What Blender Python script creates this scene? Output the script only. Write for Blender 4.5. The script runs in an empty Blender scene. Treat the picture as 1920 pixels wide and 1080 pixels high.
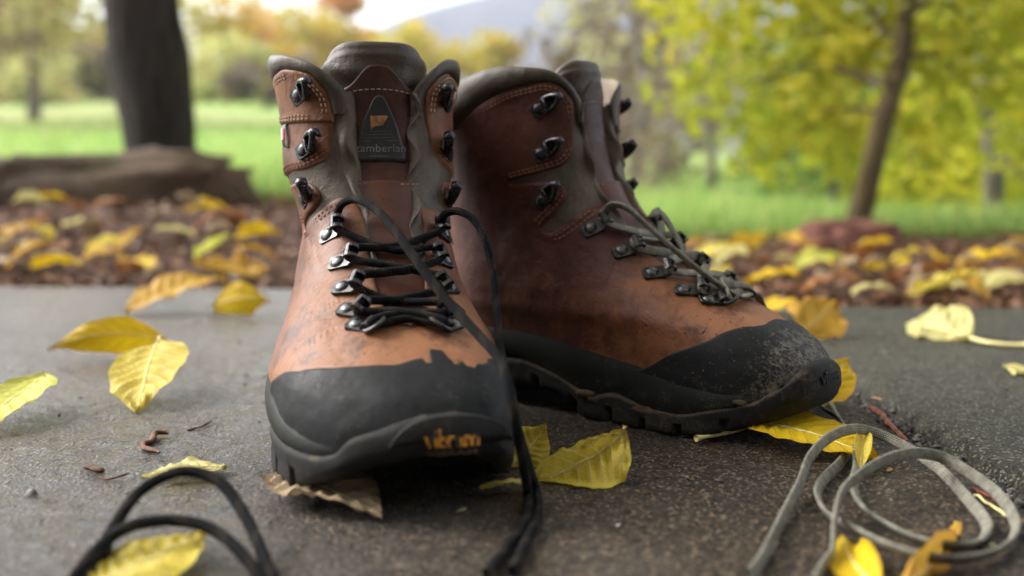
import bpy, bmesh, math, random
import numpy as np
from mathutils import Vector, Matrix
from mathutils.geometry import delaunay_2d_cdt
random.seed(7); RNG = np.random.default_rng(11)
SC = bpy.context.scene
COL = SC.collection
# ---------------------------------------------------------------- camera
F_PX, VH, CAM_H = 1900.0, 342.0, .148          # focal length / horizon row in a 1920 px wide frame, metres above the slab
PITCH = math.atan((540 - VH) / F_PX)
cam = bpy.data.cameras.new('camera'); cam_o = bpy.data.objects.new('camera', cam); COL.objects.link(cam_o)
cam.sensor_width = 36; cam.lens = 36 * F_PX / 1920
cam_o.location = (0, 0, CAM_H); cam_o.rotation_euler = (math.pi/2 - PITCH, 0, 0)
cam.clip_start = .02; cam.clip_end = 3000
cam.dof.use_dof = True; cam.dof.focus_distance = .555; cam.dof.aperture_fstop = 4.1; cam.dof.aperture_blades = 0
SC.camera = cam_o
# ---------------------------------------------------------------- sky, sun, exposure (overcast autumn day)
SUN_EL, SUN_AZ = math.radians(38), math.radians(-72)      # azimuth from +Y towards +X
world = bpy.data.worlds.new('World'); SC.world = world; world.use_nodes = True
wn = world.node_tree; wn.nodes.clear()
sky = wn.nodes.new('ShaderNodeTexSky'); sky.sky_type = 'NISHITA'; sky.sun_disc = False
sky.sun_elevation = SUN_EL; sky.sun_rotation = SUN_AZ
sky.air_density = 1.0; sky.dust_density = 2.5; sky.ozone_density = 1.0
hs = wn.nodes.new('ShaderNodeHueSaturation'); hs.inputs['Saturation'].default_value = .28
bg = wn.nodes.new('ShaderNodeBackground'); bg.inputs['Strength'].default_value = .13
wo = wn.nodes.new('ShaderNodeOutputWorld')
wn.links.new(sky.outputs[0], hs.inputs['Color']); wn.links.new(hs.outputs[0], bg.inputs['Color']); wn.links.new(bg.outputs[0], wo.inputs['Surface'])
sun = bpy.data.lights.new('sun', 'SUN'); sun.energy = 1.1; sun.angle = math.radians(30); sun.color = (1, .975, .94)
sun_o = bpy.data.objects.new('sun', sun); COL.objects.link(sun_o)
_sd = Vector((math.sin(SUN_AZ)*math.cos(SUN_EL), math.cos(SUN_AZ)*math.cos(SUN_EL), math.sin(SUN_EL)))
sun_o.rotation_euler = _sd.to_track_quat('Z', 'Y').to_euler(); sun_o.location = (0, 0, 5)
SC.view_settings.view_transform = 'Standard'; SC.view_settings.look = 'None'; SC.view_settings.gamma = 1
SC.view_settings.exposure = 2.05
SC.render.engine = 'CYCLES'
SC.cycles.use_denoising = True
SC.cycles.max_bounces = 6; SC.cycles.diffuse_bounces = 3; SC.cycles.glossy_bounces = 3; SC.cycles.transmission_bounces = 4
SC.cycles.volume_bounces = 1; SC.cycles.caustics_reflective = False; SC.cycles.caustics_refractive = False
# ---------------------------------------------------------------- helpers
def ray(u, v):
    d = np.array([(u-960)/F_PX, 1.0, -(v-540)/F_PX])
    return np.array([d[0], d[1]*math.cos(PITCH)+d[2]*math.sin(PITCH), -d[1]*math.sin(PITCH)+d[2]*math.cos(PITCH)])
def at(u, v, D):
    """world point at depth D (metres ahead) seen at pixel u, v of the 1920x1080 frame"""
    d = ray(u, v); return np.array([0, 0, CAM_H]) + d * (D / d[1])
def gnd(u, v, z=0.0):
    d = ray(u, v); return np.array([0, 0, CAM_H]) + d * ((z - CAM_H) / d[2])
def tag(o, label=None, cat=None, group=None, kind=None):
    if label: o['label'] = label
    if cat: o['category'] = cat
    if group: o['group'] = group
    if kind: o['kind'] = kind
    return o
def empty(name, loc=(0, 0, 0), rz=0.0, parent=None):
    o = bpy.data.objects.new(name, None); COL.objects.link(o)
    o.location = loc; o.rotation_euler = (0, 0, rz); o.empty_display_size = .02
    if parent: o.parent = parent
    return o
def mesh(name, V, Fc, smooth=True, uv=None, col=None):
    """V (n,3); Fc an (m,3|4) array or a list of index lists; uv per vertex; col per vertex float attribute dict"""
    me = bpy.data.meshes.new(name)
    V = np.asarray(V, np.float64)
    Fl = Fc.tolist() if isinstance(Fc, np.ndarray) else [list(f) for f in Fc]
    me.from_pydata(V.tolist(), [], Fl)
    if uv is not None:
        l = me.uv_layers.new(name='UVMap')
        idx = np.zeros(len(me.loops), np.int32); me.loops.foreach_get('vertex_index', idx)
        l.data.foreach_set('uv', np.asarray(uv, np.float32)[idx].ravel())
    if col:
        for k, a in col.items():
            at_ = me.attributes.new(k, 'FLOAT', 'POINT'); at_.data.foreach_set('value', np.asarray(a, np.float32))
    if smooth: me.polygons.foreach_set('use_smooth', np.ones(len(me.polygons), bool))
    me.update(); return me
def obj(name, me, mat=None, parent=None, **tg):
    o = bpy.data.objects.new(name, me); COL.objects.link(o)
    if mat is not None and len(me.materials) == 0: me.materials.append(mat)
    if parent is not None: o.parent = parent
    tag(o, **tg); return o
def grid_faces(nu, nv, wrap=False):
    """verts indexed i*nv + j ; i<nu rows"""
    i, j = np.meshgrid(np.arange(nu - (0 if wrap else 1)), np.arange(nv - 1), indexing='ij')
    i2 = (i + 1) % nu
    return np.stack([i*nv+j, i2*nv+j, i2*nv+j+1, i*nv+j+1], -1).reshape(-1, 4)
def cat(parts):
    """join [(V,F),...] with equal face size"""
    Vs, Fs, n = [], [], 0
    for V, Fc in parts:
        V = np.asarray(V); Vs.append(V); Fs += [[a+n for a in f] for f in (Fc.tolist() if isinstance(Fc, np.ndarray) else Fc)]
        n += len(V)
    return np.concatenate(Vs), Fs
def crom(P, step=None, n=None, closed=False):
    """Catmull-Rom through P, resampled evenly"""
    P = np.asarray(P, float)
    Q = np.vstack([2*P[0]-P[1], P, 2*P[-1]-P[-2]]) if not closed else np.vstack([P[-1], P, P[0], P[1]])
    out = []
    m = len(Q) - 3
    t = np.linspace(0, 1, 24, endpoint=False)[:, None]
    for i in range(m):
        a, b, c, d = Q[i:i+4]
        out.append(.5*((2*b) + (c-a)*t + (2*a-5*b+4*c-d)*t**2 + (3*b-a-3*c+d)*t**3))
    out = np.vstack(out + ([Q[-2][None]] if not closed else [P[:1]]))
    s = np.concatenate([[0], np.cumsum(np.linalg.norm(np.diff(out, axis=0), axis=1))])
    if n is None: n = max(3, int(s[-1]/step) + 1)
    ss = np.linspace(0, s[-1], n)
    return np.stack([np.interp(ss, s, out[:, k]) for k in range(P.shape[1])], -1)
def tube(P, rx, ry=None, seg=10, up=(0, 0, 1), caps=True, twist=None, power=2.0):
    """flat or round cord along P; returns V, F, uv (u round, v metres along)"""
    P = np.asarray(P, float); n = len(P); ry = rx if ry is None else ry
    rx = np.broadcast_to(rx, (n,)); ry = np.broadcast_to(ry, (n,))
    T = np.gradient(P, axis=0); T /= np.linalg.norm(T, axis=1, keepdims=True) + 1e-12
    up = np.asarray(up, float); a = np.cross(T[0], up)
    if np.linalg.norm(a) < 1e-3: a = np.cross(T[0], (1, 0, 0))
    a /= np.linalg.norm(a); A = [a]
    for i in range(1, n):
        a = A[-1] - T[i]*np.dot(A[-1], T[i]); A.append(a/(np.linalg.norm(a)+1e-12))
    A = np.array(A); B = np.cross(A, T)
    if twist is not None:
        c, s = np.cos(twist)[:, None], np.sin(twist)[:, None]; A, B = A*c + B*s, B*c - A*s
    th = np.linspace(0, 2*math.pi, seg + 1)
    c, s = np.cos(th), np.sin(th)
    c = np.sign(c)*np.abs(c)**(2/power); s = np.sign(s)*np.abs(s)**(2/power)
    V = P[:, None] + A[:, None]*(rx[:, None]*c)[..., None] + B[:, None]*(ry[:, None]*s)[..., None]
    L = np.concatenate([[0], np.cumsum(np.linalg.norm(np.diff(P, axis=0), axis=1))])
    uv = np.stack(np.broadcast_arrays((th/(2*math.pi))[None, :], L[:, None]), -1).reshape(-1, 2)
    Fc = grid_faces(n, seg + 1).tolist()
    V = V.reshape(-1, 3)
    if caps:
        Fc.append(list(range(seg))[::-1]); Fc.append([(n-1)*(seg+1)+k for k in range(seg)])
    return V, Fc, uv
def vnoise(P, scale, seed=0):
    """smooth value noise in [-1,1], P (...,3)"""
    P = np.asarray(P, float) * scale; I = np.floor(P).astype(np.int64); f = P - I; f = f*f*(3-2*f)
    def h(i, j, k):
        n = (i*374761393 + j*668265263 + k*2147483647 + seed*1274126177) & 0xffffffff
        n = ((n ^ (n >> 13)) * 1274126177) & 0xffffffff
        n = (n ^ (n >> 16)) & 0xffff
        return n / 32767.5 - 1
    x, y, z = I[..., 0], I[..., 1], I[..., 2]; fx, fy, fz = f[..., 0], f[..., 1], f[..., 2]
    r = 0
    for dx in (0, 1):
        for dy in (0, 1):
            for dz in (0, 1):
                r = r + h(x+dx, y+dy, z+dz)*(fx if dx else 1-fx)*(fy if dy else 1-fy)*(fz if dz else 1-fz)
    return r
def fbm(P, scale, seed=0, oct=3):
    return sum(vnoise(P, scale*2**k, seed+k)/2**k for k in range(oct))
def smooth01(a, b, x):
    t = np.clip((x-a)/(b-a), 0, 1); return t*t*(3-2*t)
def copy_tree(o, parent=None):
    c = o.copy(); COL.objects.link(c); c.parent = parent
    for ch in o.children: copy_tree(ch, c)
    return c
# ---------------------------------------------------------------- procedural materials
class NT:
    def __init__(s, name):
        s.m = bpy.data.materials.new(name); s.m.use_nodes = True; s.t = s.m.node_tree; s.t.nodes.clear()
        s.out = s.t.nodes.new('ShaderNodeOutputMaterial')
        s.bsdf = s.t.nodes.new('ShaderNodeBsdfPrincipled'); s.t.links.new(s.bsdf.outputs[0], s.out.inputs['Surface'])
        s.tc = s.t.nodes.new('ShaderNodeTexCoord')
    def n(s, typ, **k):
        x = s.t.nodes.new('ShaderNode' + typ)
        for a, b in k.items():
            if a.startswith('_'): setattr(x, a[1:], b)
        return x
    def set(s, sock, v):
        if hasattr(v, 'is_output'): s.t.links.new(v, sock)
        else:
            try: sock.default_value = v
            except Exception: sock.default_value = (*v, 1.0)
        return s
    def p(s, key, v): s.set(s.bsdf.inputs[key], v)
    def map(s, src='Object', scale=(1, 1, 1), rot=(0, 0, 0)):
        m = s.n('Mapping'); s.t.links.new(s.tc.outputs[src], m.inputs['Vector'])
        m.inputs['Scale'].default_value = scale; m.inputs['Rotation'].default_value = rot
        return m.outputs[0]
    def noise(s, scale, detail=4, rough=.55, vec=None, dist=0.0):
        x = s.n('TexNoise'); s.set(x.inputs['Scale'], scale); x.inputs['Detail'].default_value = detail
        x.inputs['Roughness'].default_value = rough; x.inputs['Distortion'].default_value = dist
        s.t.links.new(vec if vec is not None else s.tc.outputs['Object'], x.inputs['Vector']); return x.outputs['Fac']
    def voro(s, scale, vec=None, feature='F1', out='Distance'):
        x = s.n('TexVoronoi'); x.feature = feature; x.inputs['Scale'].default_value = scale
        s.t.links.new(vec if vec is not None else s.tc.outputs['Object'], x.inputs['Vector']); return x.outputs[out]
    def ramp(s, fac, lo, hi, a=0.0, b=1.0):
        x = s.n('MapRange'); x.interpolation_type = 'SMOOTHSTEP'
        s.set(x.inputs['Value'], fac); s.set(x.inputs['From Min'], lo); s.set(x.inputs['From Max'], hi); s.set(x.inputs['To Min'], a); s.set(x.inputs['To Max'], b)
        return x.outputs[0]
    def math(s, op, a, b=0.0, c=0.0):
        x = s.n('Math'); x.operation = op; s.set(x.inputs[0], a); s.set(x.inputs[1], b); s.set(x.inputs[2], c); return x.outputs[0]
    def mix(s, f, a, b):
        x = s.n('Mix'); x.data_type = 'RGBA'; s.set(x.inputs['Factor'], f); s.set(x.inputs['A'], a); s.set(x.inputs['B'], b)
        return x.outputs['Result']
    def attr(s, name):
        x = s.n('Attribute'); x.attribute_name = name; return x.outputs['Fac']
    def uv(s):
        x = s.n('SeparateXYZ'); s.t.links.new(s.tc.outputs['UV'], x.inputs[0]); return x.outputs
    def bump(s, h, strength=.5, dist=.001, prev=None):
        x = s.n('Bump'); x.inputs['Strength'].default_value = strength; x.inputs['Distance'].default_value = dist
        s.t.links.new(h, x.inputs['Height'])
        if prev is not None: s.t.links.new(prev, x.inputs['Normal'])
        s.t.links.new(x.outputs[0], s.bsdf.inputs['Normal']); return x.outputs[0]

def m_leather(name, tan, red, dark, rough=.5, warm=.5):
    k = NT(name)
    big = k.noise(18, 4, .6, dist=.4); mid = k.noise(75, 5, .65, dist=.6); fine = k.noise(900, 3, .6)
    wear = k.math('ADD', k.attr('wear'), k.math('MULTIPLY', k.math('SUBTRACT', big, .5), 1.1))
    wear = k.math('ADD', wear, k.math('MULTIPLY', k.math('SUBTRACT', mid, .5), .7))
    c = k.mix(k.ramp(wear, .15, .85), red, tan)
    # scuffs and scratches along the hide, darker grease patches, dirt specks
    scr = k.noise(60, 6, .75, vec=k.map(scale=(1, 6, 7), rot=(.3, .4, .7)))
    c = k.mix(k.ramp(scr, .58, .76, 0, .5), c, tuple(min(1, a*1.7+.02) for a in tan))
    gre = k.noise(34, 5, .7, vec=k.map(scale=(1.0, 1.4, 1.2), rot=(.9, .1, .2)))
    c = k.mix(k.ramp(gre, .47, .68, 0, .8), c, dark)
    spk = k.noise(420, 2, .5)
    msk = k.noise(22, 2, .5, vec=k.map(rot=(1, 2, 3)))
    c = k.mix(k.math('MULTIPLY', k.ramp(spk, .66, .72), k.ramp(msk, .5, .62)), c, (.028, .016, .01))
    k.p('Base Color', c)
    k.p('Roughness', k.ramp(k.math('ADD', big, k.math('MULTIPLY', mid, .6)), .4, 1.2, rough-.06, rough+.16))
    k.p('Specular IOR Level', .27)
    pore = k.voro(1300); cr = k.noise(210, 6, .7, vec=k.map(scale=(1, .55, 1), rot=(0, .3, .2)), dist=.8)
    wr = k.noise(85, 4, .6, vec=k.map(scale=(1.6, .5, .9), rot=(0, .5, 0)), dist=1.2)
    h = k.math('ADD', k.math('MULTIPLY', pore, .10), k.math('ADD', k.math('MULTIPLY', cr, .22), k.math('MULTIPLY', fine, .14)))
    h = k.math('ADD', h, k.math('MULTIPLY', wr, .7))
    cz = k.noise(26, 3, .55, vec=k.map(scale=(2.6, .9, 1.5), rot=(.1, .45, .1)), dist=1.6)
    ln_ = k.ramp(k.math('ABSOLUTE', k.math('SUBTRACT', cz, .5)), .0, .022, -1.0, 0.0)
    ln_ = k.math('MULTIPLY', ln_, k.ramp(k.noise(17, 2, .5, vec=k.map(rot=(2, 1, 0))), .46, .60))
    h = k.math('ADD', h, k.math('MULTIPLY', ln_, .16))
    k.bump(h, .65, .0014)
    return k.m
def m_softleather(name, a, b, rough=.5, bump=.6):
    k = NT(name)
    big = k.noise(40, 5, .65, dist=.5); scr = k.noise(70, 5, .7, vec=k.map(scale=(5, 5, 1)))
    c = k.mix(k.ramp(big, .3, .75), a, b)
    c = k.mix(k.ramp(scr, .55, .75, 0, .4), c, tuple(x*1.7 for x in b))
    k.p('Base Color', c); k.p('Roughness', k.ramp(big, .3, .7, rough-.08, rough+.12)); k.p('Specular IOR Level', .4)
    h = k.math('ADD', k.math('MULTIPLY', k.voro(1200), .12), k.math('MULTIPLY', k.noise(150, 6, .7, dist=.7), .7))
    k.bump(h, bump, .0012); return k.m
def m_rubber(name, base, dust, amount=.5, rough=.6, fine=False):
    k = NT(name)
    a = k.noise(190 if fine else 38, 8 if fine else 7, .85 if fine else .72, dist=.3); b = k.noise(520, 4, .7); c = k.noise(14, 3, .5)
    d = k.math('ADD', k.math('MULTIPLY', a, .62), k.math('MULTIPLY', b, .38))
    mm = k.math('MULTIPLY', k.attr('mud'), k.math('ADD', k.math('MULTIPLY', k.noise(150, 6, .8), .55), -.12))
    d = k.math('ADD', d, mm)
    f = k.ramp(d, .60 - .10*amount, .78 - .08*amount, 0, .75)
    col = k.mix(k.ramp(c, .3, .7), base, tuple(x*1.5+.004 for x in base))
    sp = k.noise(780, 2, .5)
    col = k.mix(k.ramp(sp, .70, .74, 0, .8*min(1, amount*1.3)), col, tuple(x*1.5 for x in dust))
    sc = k.noise(55, 5, .8, vec=k.map(scale=(1, 1, 8), rot=(.5, 0, .3)))
    col = k.mix(k.ramp(sc, .62, .74, 0, .28), col, tuple(x*.7 for x in dust))
    k.p('Base Color', k.mix(f, col, dust))
    k.p('Roughness', k.ramp(d, .35, .7, rough-.06, rough+.2)); k.p('Specular IOR Level', .18)
    k.bump(k.math('ADD', k.math('MULTIPLY', a, .5), k.math('MULTIPLY', b, .35)), .6, .0010); return k.m
def m_metal(name, base, rough=.35, metallic=.9):
    k = NT(name); a = k.noise(600, 4, .7); b = k.noise(150, 3)
    k.p('Base Color', k.mix(k.ramp(b, .4, .7), base, tuple(min(1, x*1.9) for x in base))); k.p('Metallic', metallic)
    k.p('Roughness', k.ramp(a, .3, .7, rough-.1, rough+.15)); k.bump(a, .15, .0004); return k.m
def m_lace(name, base, fleck, pitch=.0042, strands=8, amount=.3, bmp=.5):
    k = NT(name); uv = k.uv()
    a = k.math('MULTIPLY', uv[0], strands*2*math.pi); b = k.math('MULTIPLY', uv[1], 2*math.pi/pitch*1.0)
    w = k.math('MULTIPLY', k.math('SINE', k.math('ADD', a, b)), k.math('SINE', k.math('SUBTRACT', a, b)))
    slow = k.math('SINE', k.math('ADD', k.math('MULTIPLY', uv[1], 2*math.pi/.021), k.math('MULTIPLY', uv[0], 2*math.pi)))
    cross = k.math('MULTIPLY', k.math('GREATER_THAN', slow, .55), k.math('GREATER_THAN', w, .05))
    nz = k.noise(260, 3, .6)
    c = k.mix(k.ramp(w, -.6, .9), tuple(x*.45 for x in base), base)
    c = k.mix(k.ramp(nz, .35, .7, 0, .5), c, tuple(min(1, x*1.5) for x in base))
    c = k.mix(k.math('MULTIPLY', cross, amount), c, fleck)
    k.p('Base Color', c); k.p('Roughness', .85); k.p('Specular IOR Level', .12)
    k.bump(w, bmp, .0005); return k.m
def m_plain(name, c, rough=.6, spec=.3, var=.25, scale=120, bump=.2, metallic=0):
    k = NT(name); a = k.noise(scale, 4, .6)
    k.p('Base Color', k.mix(k.ramp(a, .3, .7), tuple(x*(1-var) for x in c), tuple(min(1, x*(1+var)) for x in c)))
    k.p('Roughness', rough); k.p('Specular IOR Level', spec); k.p('Metallic', metallic)
    if bump: k.bump(a, bump, .0008)
    return k.m
def m_concrete(name, dark, light, tint, wet=.5, grain=1.0, seed=0.0):
    k = NT(name)
    mp = k.map(rot=(0, 0, seed))
    big = k.noise(3.2, 5, .6, vec=mp, dist=.3); mid = k.noise(16, 5, .65, vec=mp); fine = k.noise(430, 5, .75, vec=mp)
    sand = k.voro(480, vec=mp); cell = k.n('TexVoronoi'); cell.inputs['Scale'].default_value = 820
    k.t.links.new(mp, cell.inputs['Vector'])
    sep = k.n('SeparateColor'); k.t.links.new(cell.outputs['Color'], sep.inputs[0])
    c = k.mix(k.ramp(k.math('ADD', k.math('MULTIPLY', big, .6), k.math('MULTIPLY', mid, .4)), .36, .64), dark, light)
    c = k.mix(k.ramp(mid, .5, .75, 0, .5), c, tint)
    c = k.mix(k.ramp(k.noise(170, 4, .7, vec=mp), .46, .60, 0, .55), c, tuple(x*.35 for x in dark))                # coarser dark blotches
    sp = k.noise(520, 4, .75, vec=mp)
    c = k.mix(k.ramp(sp, .48, .62, 0, .85), c, tuple(x*.28 for x in dark))                                 # dark pores
    c = k.mix(k.ramp(sep.outputs[0], .80, .92, 0, .8), c, tuple(min(1, x*3.3) for x in light))        # pale sand grains
    c = k.mix(k.ramp(sep.outputs[1], .70, .95, 0, .8), c, tuple(x*.22 for x in dark))                  # dark grains and pits
    k.p('Base Color', c)
    pit = k.ramp(k.noise(130, 4, .7, vec=mp), .30, .44)
    h = k.math('ADD', k.math('MULTIPLY', fine, .8*grain), k.math('MULTIPLY', sand, -.35*grain))
    h = k.math('ADD', h, k.math('MULTIPLY', pit, .9))
    h = k.math('ADD', h, k.math('MULTIPLY', k.noise(60, 4, .6, vec=mp), .5))
    bo = k.bump(h, 1.0, .0038)
    px = k.n('SeparateXYZ'); k.t.links.new(k.tc.outputs['Object'], px.inputs[0])
    # rain has soaked the open left side of the slab; towards the boots it dries in patches
    wm = k.ramp(k.math('ADD', k.math('MULTIPLY', px.outputs[0], -1.6), k.math('ADD', k.math('MULTIPLY', big, 1.1), k.math('MULTIPLY', mid, .35))), .62, 1.05)
    k.p('Roughness', k.ramp(wm, 0, 1, .62, .62 - .36*wet)); k.p('Specular IOR Level', k.ramp(wm, 0, 1, .26, .26 + .25*wet))
    if wet > .5: k.p('Coat Weight', k.math('MULTIPLY', wm, .85)); k.p('Coat Roughness', .13); k.p('Coat IOR', 1.33); k.t.links.new(bo, k.bsdf.inputs['Coat Normal'])
    return k.m
def m_leaf(name, a, b, vein, edge, spot=(.2, .08, .02), trans=.35, rough=.45, veinw=1.0, spots=.3, rib=True):
    """UV: u in [-1,1] across, v in [0,1] along the midrib"""
    k = NT(name); uv = k.uv()
    au = k.math('ABSOLUTE', uv[0])
    nz = k.noise(55, 5, .6); nf = k.noise(260, 4, .6)
    c = k.mix(k.ramp(nz, .3, .7), a, b)
    c = k.mix(k.ramp(k.math('ADD', au, k.math('MULTIPLY', nz, .5)), .95, 1.35, 0, .8), c, edge)
    # side veins run forward from the midrib
    ph = k.math('SUBTRACT', uv[1], k.math('MULTIPLY', k.math('POWER', au, 1.25), .20))
    fr = k.math('ABSOLUTE', k.math('SUBTRACT', k.math('FRACT', k.math('MULTIPLY', ph, 8.5)), .5))
    side = k.ramp(fr, .0, .075*veinw, 1, 0)
    side = k.math('MULTIPLY', side, k.ramp(au, .75, 1.0, 1, .15))
    mid = k.ramp(au, .0, .055*veinw, 1, 0)
    net = k.ramp(k.voro(420, feature='DISTANCE_TO_EDGE'), .0, .09, .35, 0)
    v = k.math('MAXIMUM', k.math('MULTIPLY', side, .7), mid)
    c = k.mix(k.math('MULTIPLY', k.math('MAXIMUM', v, net), .9), c, vein)
    sp = k.noise(120, 3, .6)
    c = k.mix(k.math('MULTIPLY', k.ramp(sp, .64, .70), spots), c, spot)
    k.p('Base Color', c); k.p('Roughness', k.ramp(nf, .3, .7, rough, rough+.2)); k.p('Specular IOR Level', .28)
    h = k.math('ADD', k.math('MULTIPLY', v, .8), k.math('ADD', k.math('MULTIPLY', net, -.3), k.math('MULTIPLY', nf, .25)))
    bo = k.bump(h, .7, .0009)
    tr = k.n('BsdfTranslucent'); k.t.links.new(c, tr.inputs['Color']); k.t.links.new(bo, tr.inputs['Normal'])
    mx = k.n('MixShader'); mx.inputs[0].default_value = trans
    k.t.links.new(k.bsdf.outputs[0], mx.inputs[1]); k.t.links.new(tr.outputs[0], mx.inputs[2]); k.t.links.new(mx.outputs[0], k.out.inputs['Surface'])
    return k.m
def m_foliage(name, a, b, c3, trans=.4, attr='hue'):
    k = NT(name); f = k.attr(attr)
    c = k.mix(k.ramp(f, .0, .55), a, b); c = k.mix(k.ramp(f, .5, 1.0), c, c3)
    k.p('Base Color', c); k.p('Roughness', .55); k.p('Specular IOR Level', .3)
    tr = k.n('BsdfTranslucent'); k.t.links.new(c, tr.inputs['Color'])
    mx = k.n('MixShader'); mx.inputs[0].default_value = trans
    k.t.links.new(k.bsdf.outputs[0], mx.inputs[1]); k.t.links.new(tr.outputs[0], mx.inputs[2]); k.t.links.new(mx.outputs[0], k.out.inputs['Surface'])
    return k.m
def m_ground(name, a, b, c3, s=1.0, rough=.85):
    k = NT(name); n1 = k.noise(1.1*s, 5, .6); n2 = k.noise(9*s, 5, .7); n3 = k.noise(60*s, 4, .7)
    c = k.mix(k.ramp(n1, .35, .65), a, b); c = k.mix(k.ramp(n2, .5, .75, 0, .8), c, c3)
    k.p('Base Color', c); k.p('Roughness', rough); k.p('Specular IOR Level', .25); k.bump(k.math('ADD', n2, k.math('MULTIPLY', n3, .4)), .6, .02/s); return k.m
def m_bark(name, a, b, s=1.0):
    k = NT(name); v = k.map(scale=(1, 1, .18))
    n1 = k.noise(38*s, 6, .7, vec=v, dist=.6); n2 = k.voro(22*s, vec=v); n3 = k.noise(6*s, 3)
    k.p('Base Color', k.mix(k.ramp(k.math('ADD', k.math('MULTIPLY', n1, .7), k.math('MULTIPLY', n3, .3)), .35, .65), a, b)); k.p('Roughness', .85); k.p('Specular IOR Level', .2)
    k.bump(k.math('ADD', n1, n2), .8, .02/s); return k.m

M = {}
M['leather_R'] = m_leather('leather_tan', (.27, .116, .052), (.135, .047, .023), (.055, .024, .015), .48)
M['leather_L'] = m_leather('leather_red_brown', (.25, .100, .042), (.078, .023, .014), (.038, .014, .009), .46)
M['leather_flap'] = m_leather('leather_flap', (.22, .090, .036), (.14, .050, .024), (.08, .032, .018), .48)
M['tongue_leather'] = m_leather('leather_oxblood', (.100, .034, .018), (.052, .017, .010), (.028, .011, .008), .42)
M['collar'] = m_softleather('collar_leather', (.034, .022, .013), (.066, .046, .028), .44, .9)
M['gusset'] = m_softleather('gusset_leather', (.056, .039, .024), (.104, .078, .050), .5, 1.0)
M['lining'] = m_softleather('lining_leather', (.13, .10, .062), (.20, .155, .10), .6)
M['rand'] = m_rubber('rand_rubber', (.006, .0065, .007), (.075, .07, .063), .30, .55)
M['rand_L'] = m_rubber('rand_rubber_muddy', (.008, .008, .0085), (.19, .17, .145), .50, .55, True)
M['midsole'] = m_rubber('midsole_rubber', (.010, .0125, .0108), (.12, .115, .09), .35, .5)
M['outsole'] = m_rubber('outsole_rubber', (.011, .011, .011), (.11, .085, .06), .45, .62)
M['gunmetal'] = m_metal('gunmetal', (.040, .040, .039), .36)
M['rivet'] = m_metal('rivet_steel', (.085, .085, .083), .33)
M['blackmetal'] = m_metal('black_enamel', (.018, .018, .02), .28, .35)
M['thread'] = m_plain('thread_tan', (.42, .29, .20), .8, .1)
M['thread_dark'] = m_plain('thread_brown', (.24, .12, .08), .8, .1)
M['lace_black'] = m_lace('lace_black', (.008, .008, .009), (.13, .095, .06), .0026, 7, .28, .6)
M['lace_grey'] = m_lace('lace_grey', (.235, .225, .18), (.33, .32, .265), .0022, 9, .3, .5)
M['lace_tan'] = m_lace('lace_olive', (.105, .092, .066), (.17, .15, .11), .0030, 9, .3)
M['badge'] = m_plain('badge_black', (.018, .017, .018), .42, .4, .3, 500)
M['badge_edge'] = m_plain('badge_edge', (.008, .008, .009), .5, .4)
M['print_grey'] = m_plain('print_grey', (.15, .145, .14), .6)
M['print_dim'] = m_plain('print_dim', (.085, .083, .08), .6)
M['print_orange'] = m_plain('print_orange', (.24, .115, .045), .6, .3, .4, 300)
k = NT('brand_yellow'); _n = k.noise(260, 5, .75)
k.p('Base Color', k.mix(k.ramp(_n, .44, .56), (.70, .30, .02), (.022, .018, .014))); k.p('Roughness', .6); k.bump(_n, .5, .001); M['brand_yellow'] = k.m
M['tag_red'] = m_plain('tag_red', (.45, .02, .02), .5); M['tag_white'] = m_plain('tag_white', (.7, .7, .7), .5)
M['mud'] = m_plain('dried_mud', (.10, .070, .045), .95, .1, .4, 200, .6)
# ---------------------------------------------------------------- boot last: a surface S(phi, z)
def pchip(xs, ys):
    xs = np.asarray(xs, float); ys = np.asarray(ys, float)
    h = np.diff(xs); d = np.diff(ys) / h
    m = np.zeros(len(xs)); m[0] = d[0]; m[-1] = d[-1]
    for i in range(1, len(xs) - 1):
        if d[i-1] * d[i] > 0:
            w1 = 2*h[i] + h[i-1]; w2 = h[i] + 2*h[i-1]
            m[i] = (w1 + w2) / (w1/d[i-1] + w2/d[i])
    def f(x):
        x = np.clip(np.asarray(x, float), xs[0], xs[-1])
        i = np.clip(np.searchsorted(xs, x) - 1, 0, len(xs) - 2)
        t = (x - xs[i]) / h[i]
        return ((2*t**3 - 3*t**2 + 1)*ys[i] + (t**3 - 2*t**2 + t)*h[i]*m[i]
                + (-2*t**3 + 3*t**2)*ys[i+1] + (t**3 - t**2)*h[i]*m[i+1])
    return f
#   z      xb     xf     xm     wl     wm     pf    pb
LEV = np.array([
 [.012, .008, .2900, .195, .0590, .0455, 2.50, 2.2],
 [.025, .006, .2945, .195, .0615, .0470, 2.50, 2.2],
 [.038, .005, .2940, .192, .0635, .0485, 2.45, 2.2],
 [.050, .006, .2870, .186, .0635, .0490, 2.40, 2.2],
 [.058, .007, .2770, .178, .0615, .0495, 2.35, 2.2],
 [.066, .008, .2620, .164, .0580, .0505, 2.35, 2.2],
 [.074, .010, .2430, .147, .0545, .0490, 2.40, 2.2],
 [.082, .012, .2240, .130, .0510, .0475, 2.45, 2.2],
 [.092, .015, .2050, .114, .0480, .0460, 2.50, 2.2],
 [.104, .018, .1870, .100, .0455, .0445, 2.55, 2.2],
 [.119, .020, .1690, .088, .0440, .0432, 2.60, 2.2],
 [.137, .019, .1520, .078, .0440, .0430, 2.60, 2.2],
 [.155, .015, .1420, .071, .0450, .0438, 2.60, 2.2],
 [.175, .010, .1365, .067, .0455, .0445, 2.60, 2.2],
 [.195, .006, .1340, .065, .0455, .0445, 2.60, 2.2],
 [.240, .004, .1330, .064, .0455, .0445, 2.60, 2.2],
])
LF = [pchip(LEV[:, 0], LEV[:, k]) for k in range(1, 8)]
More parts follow.
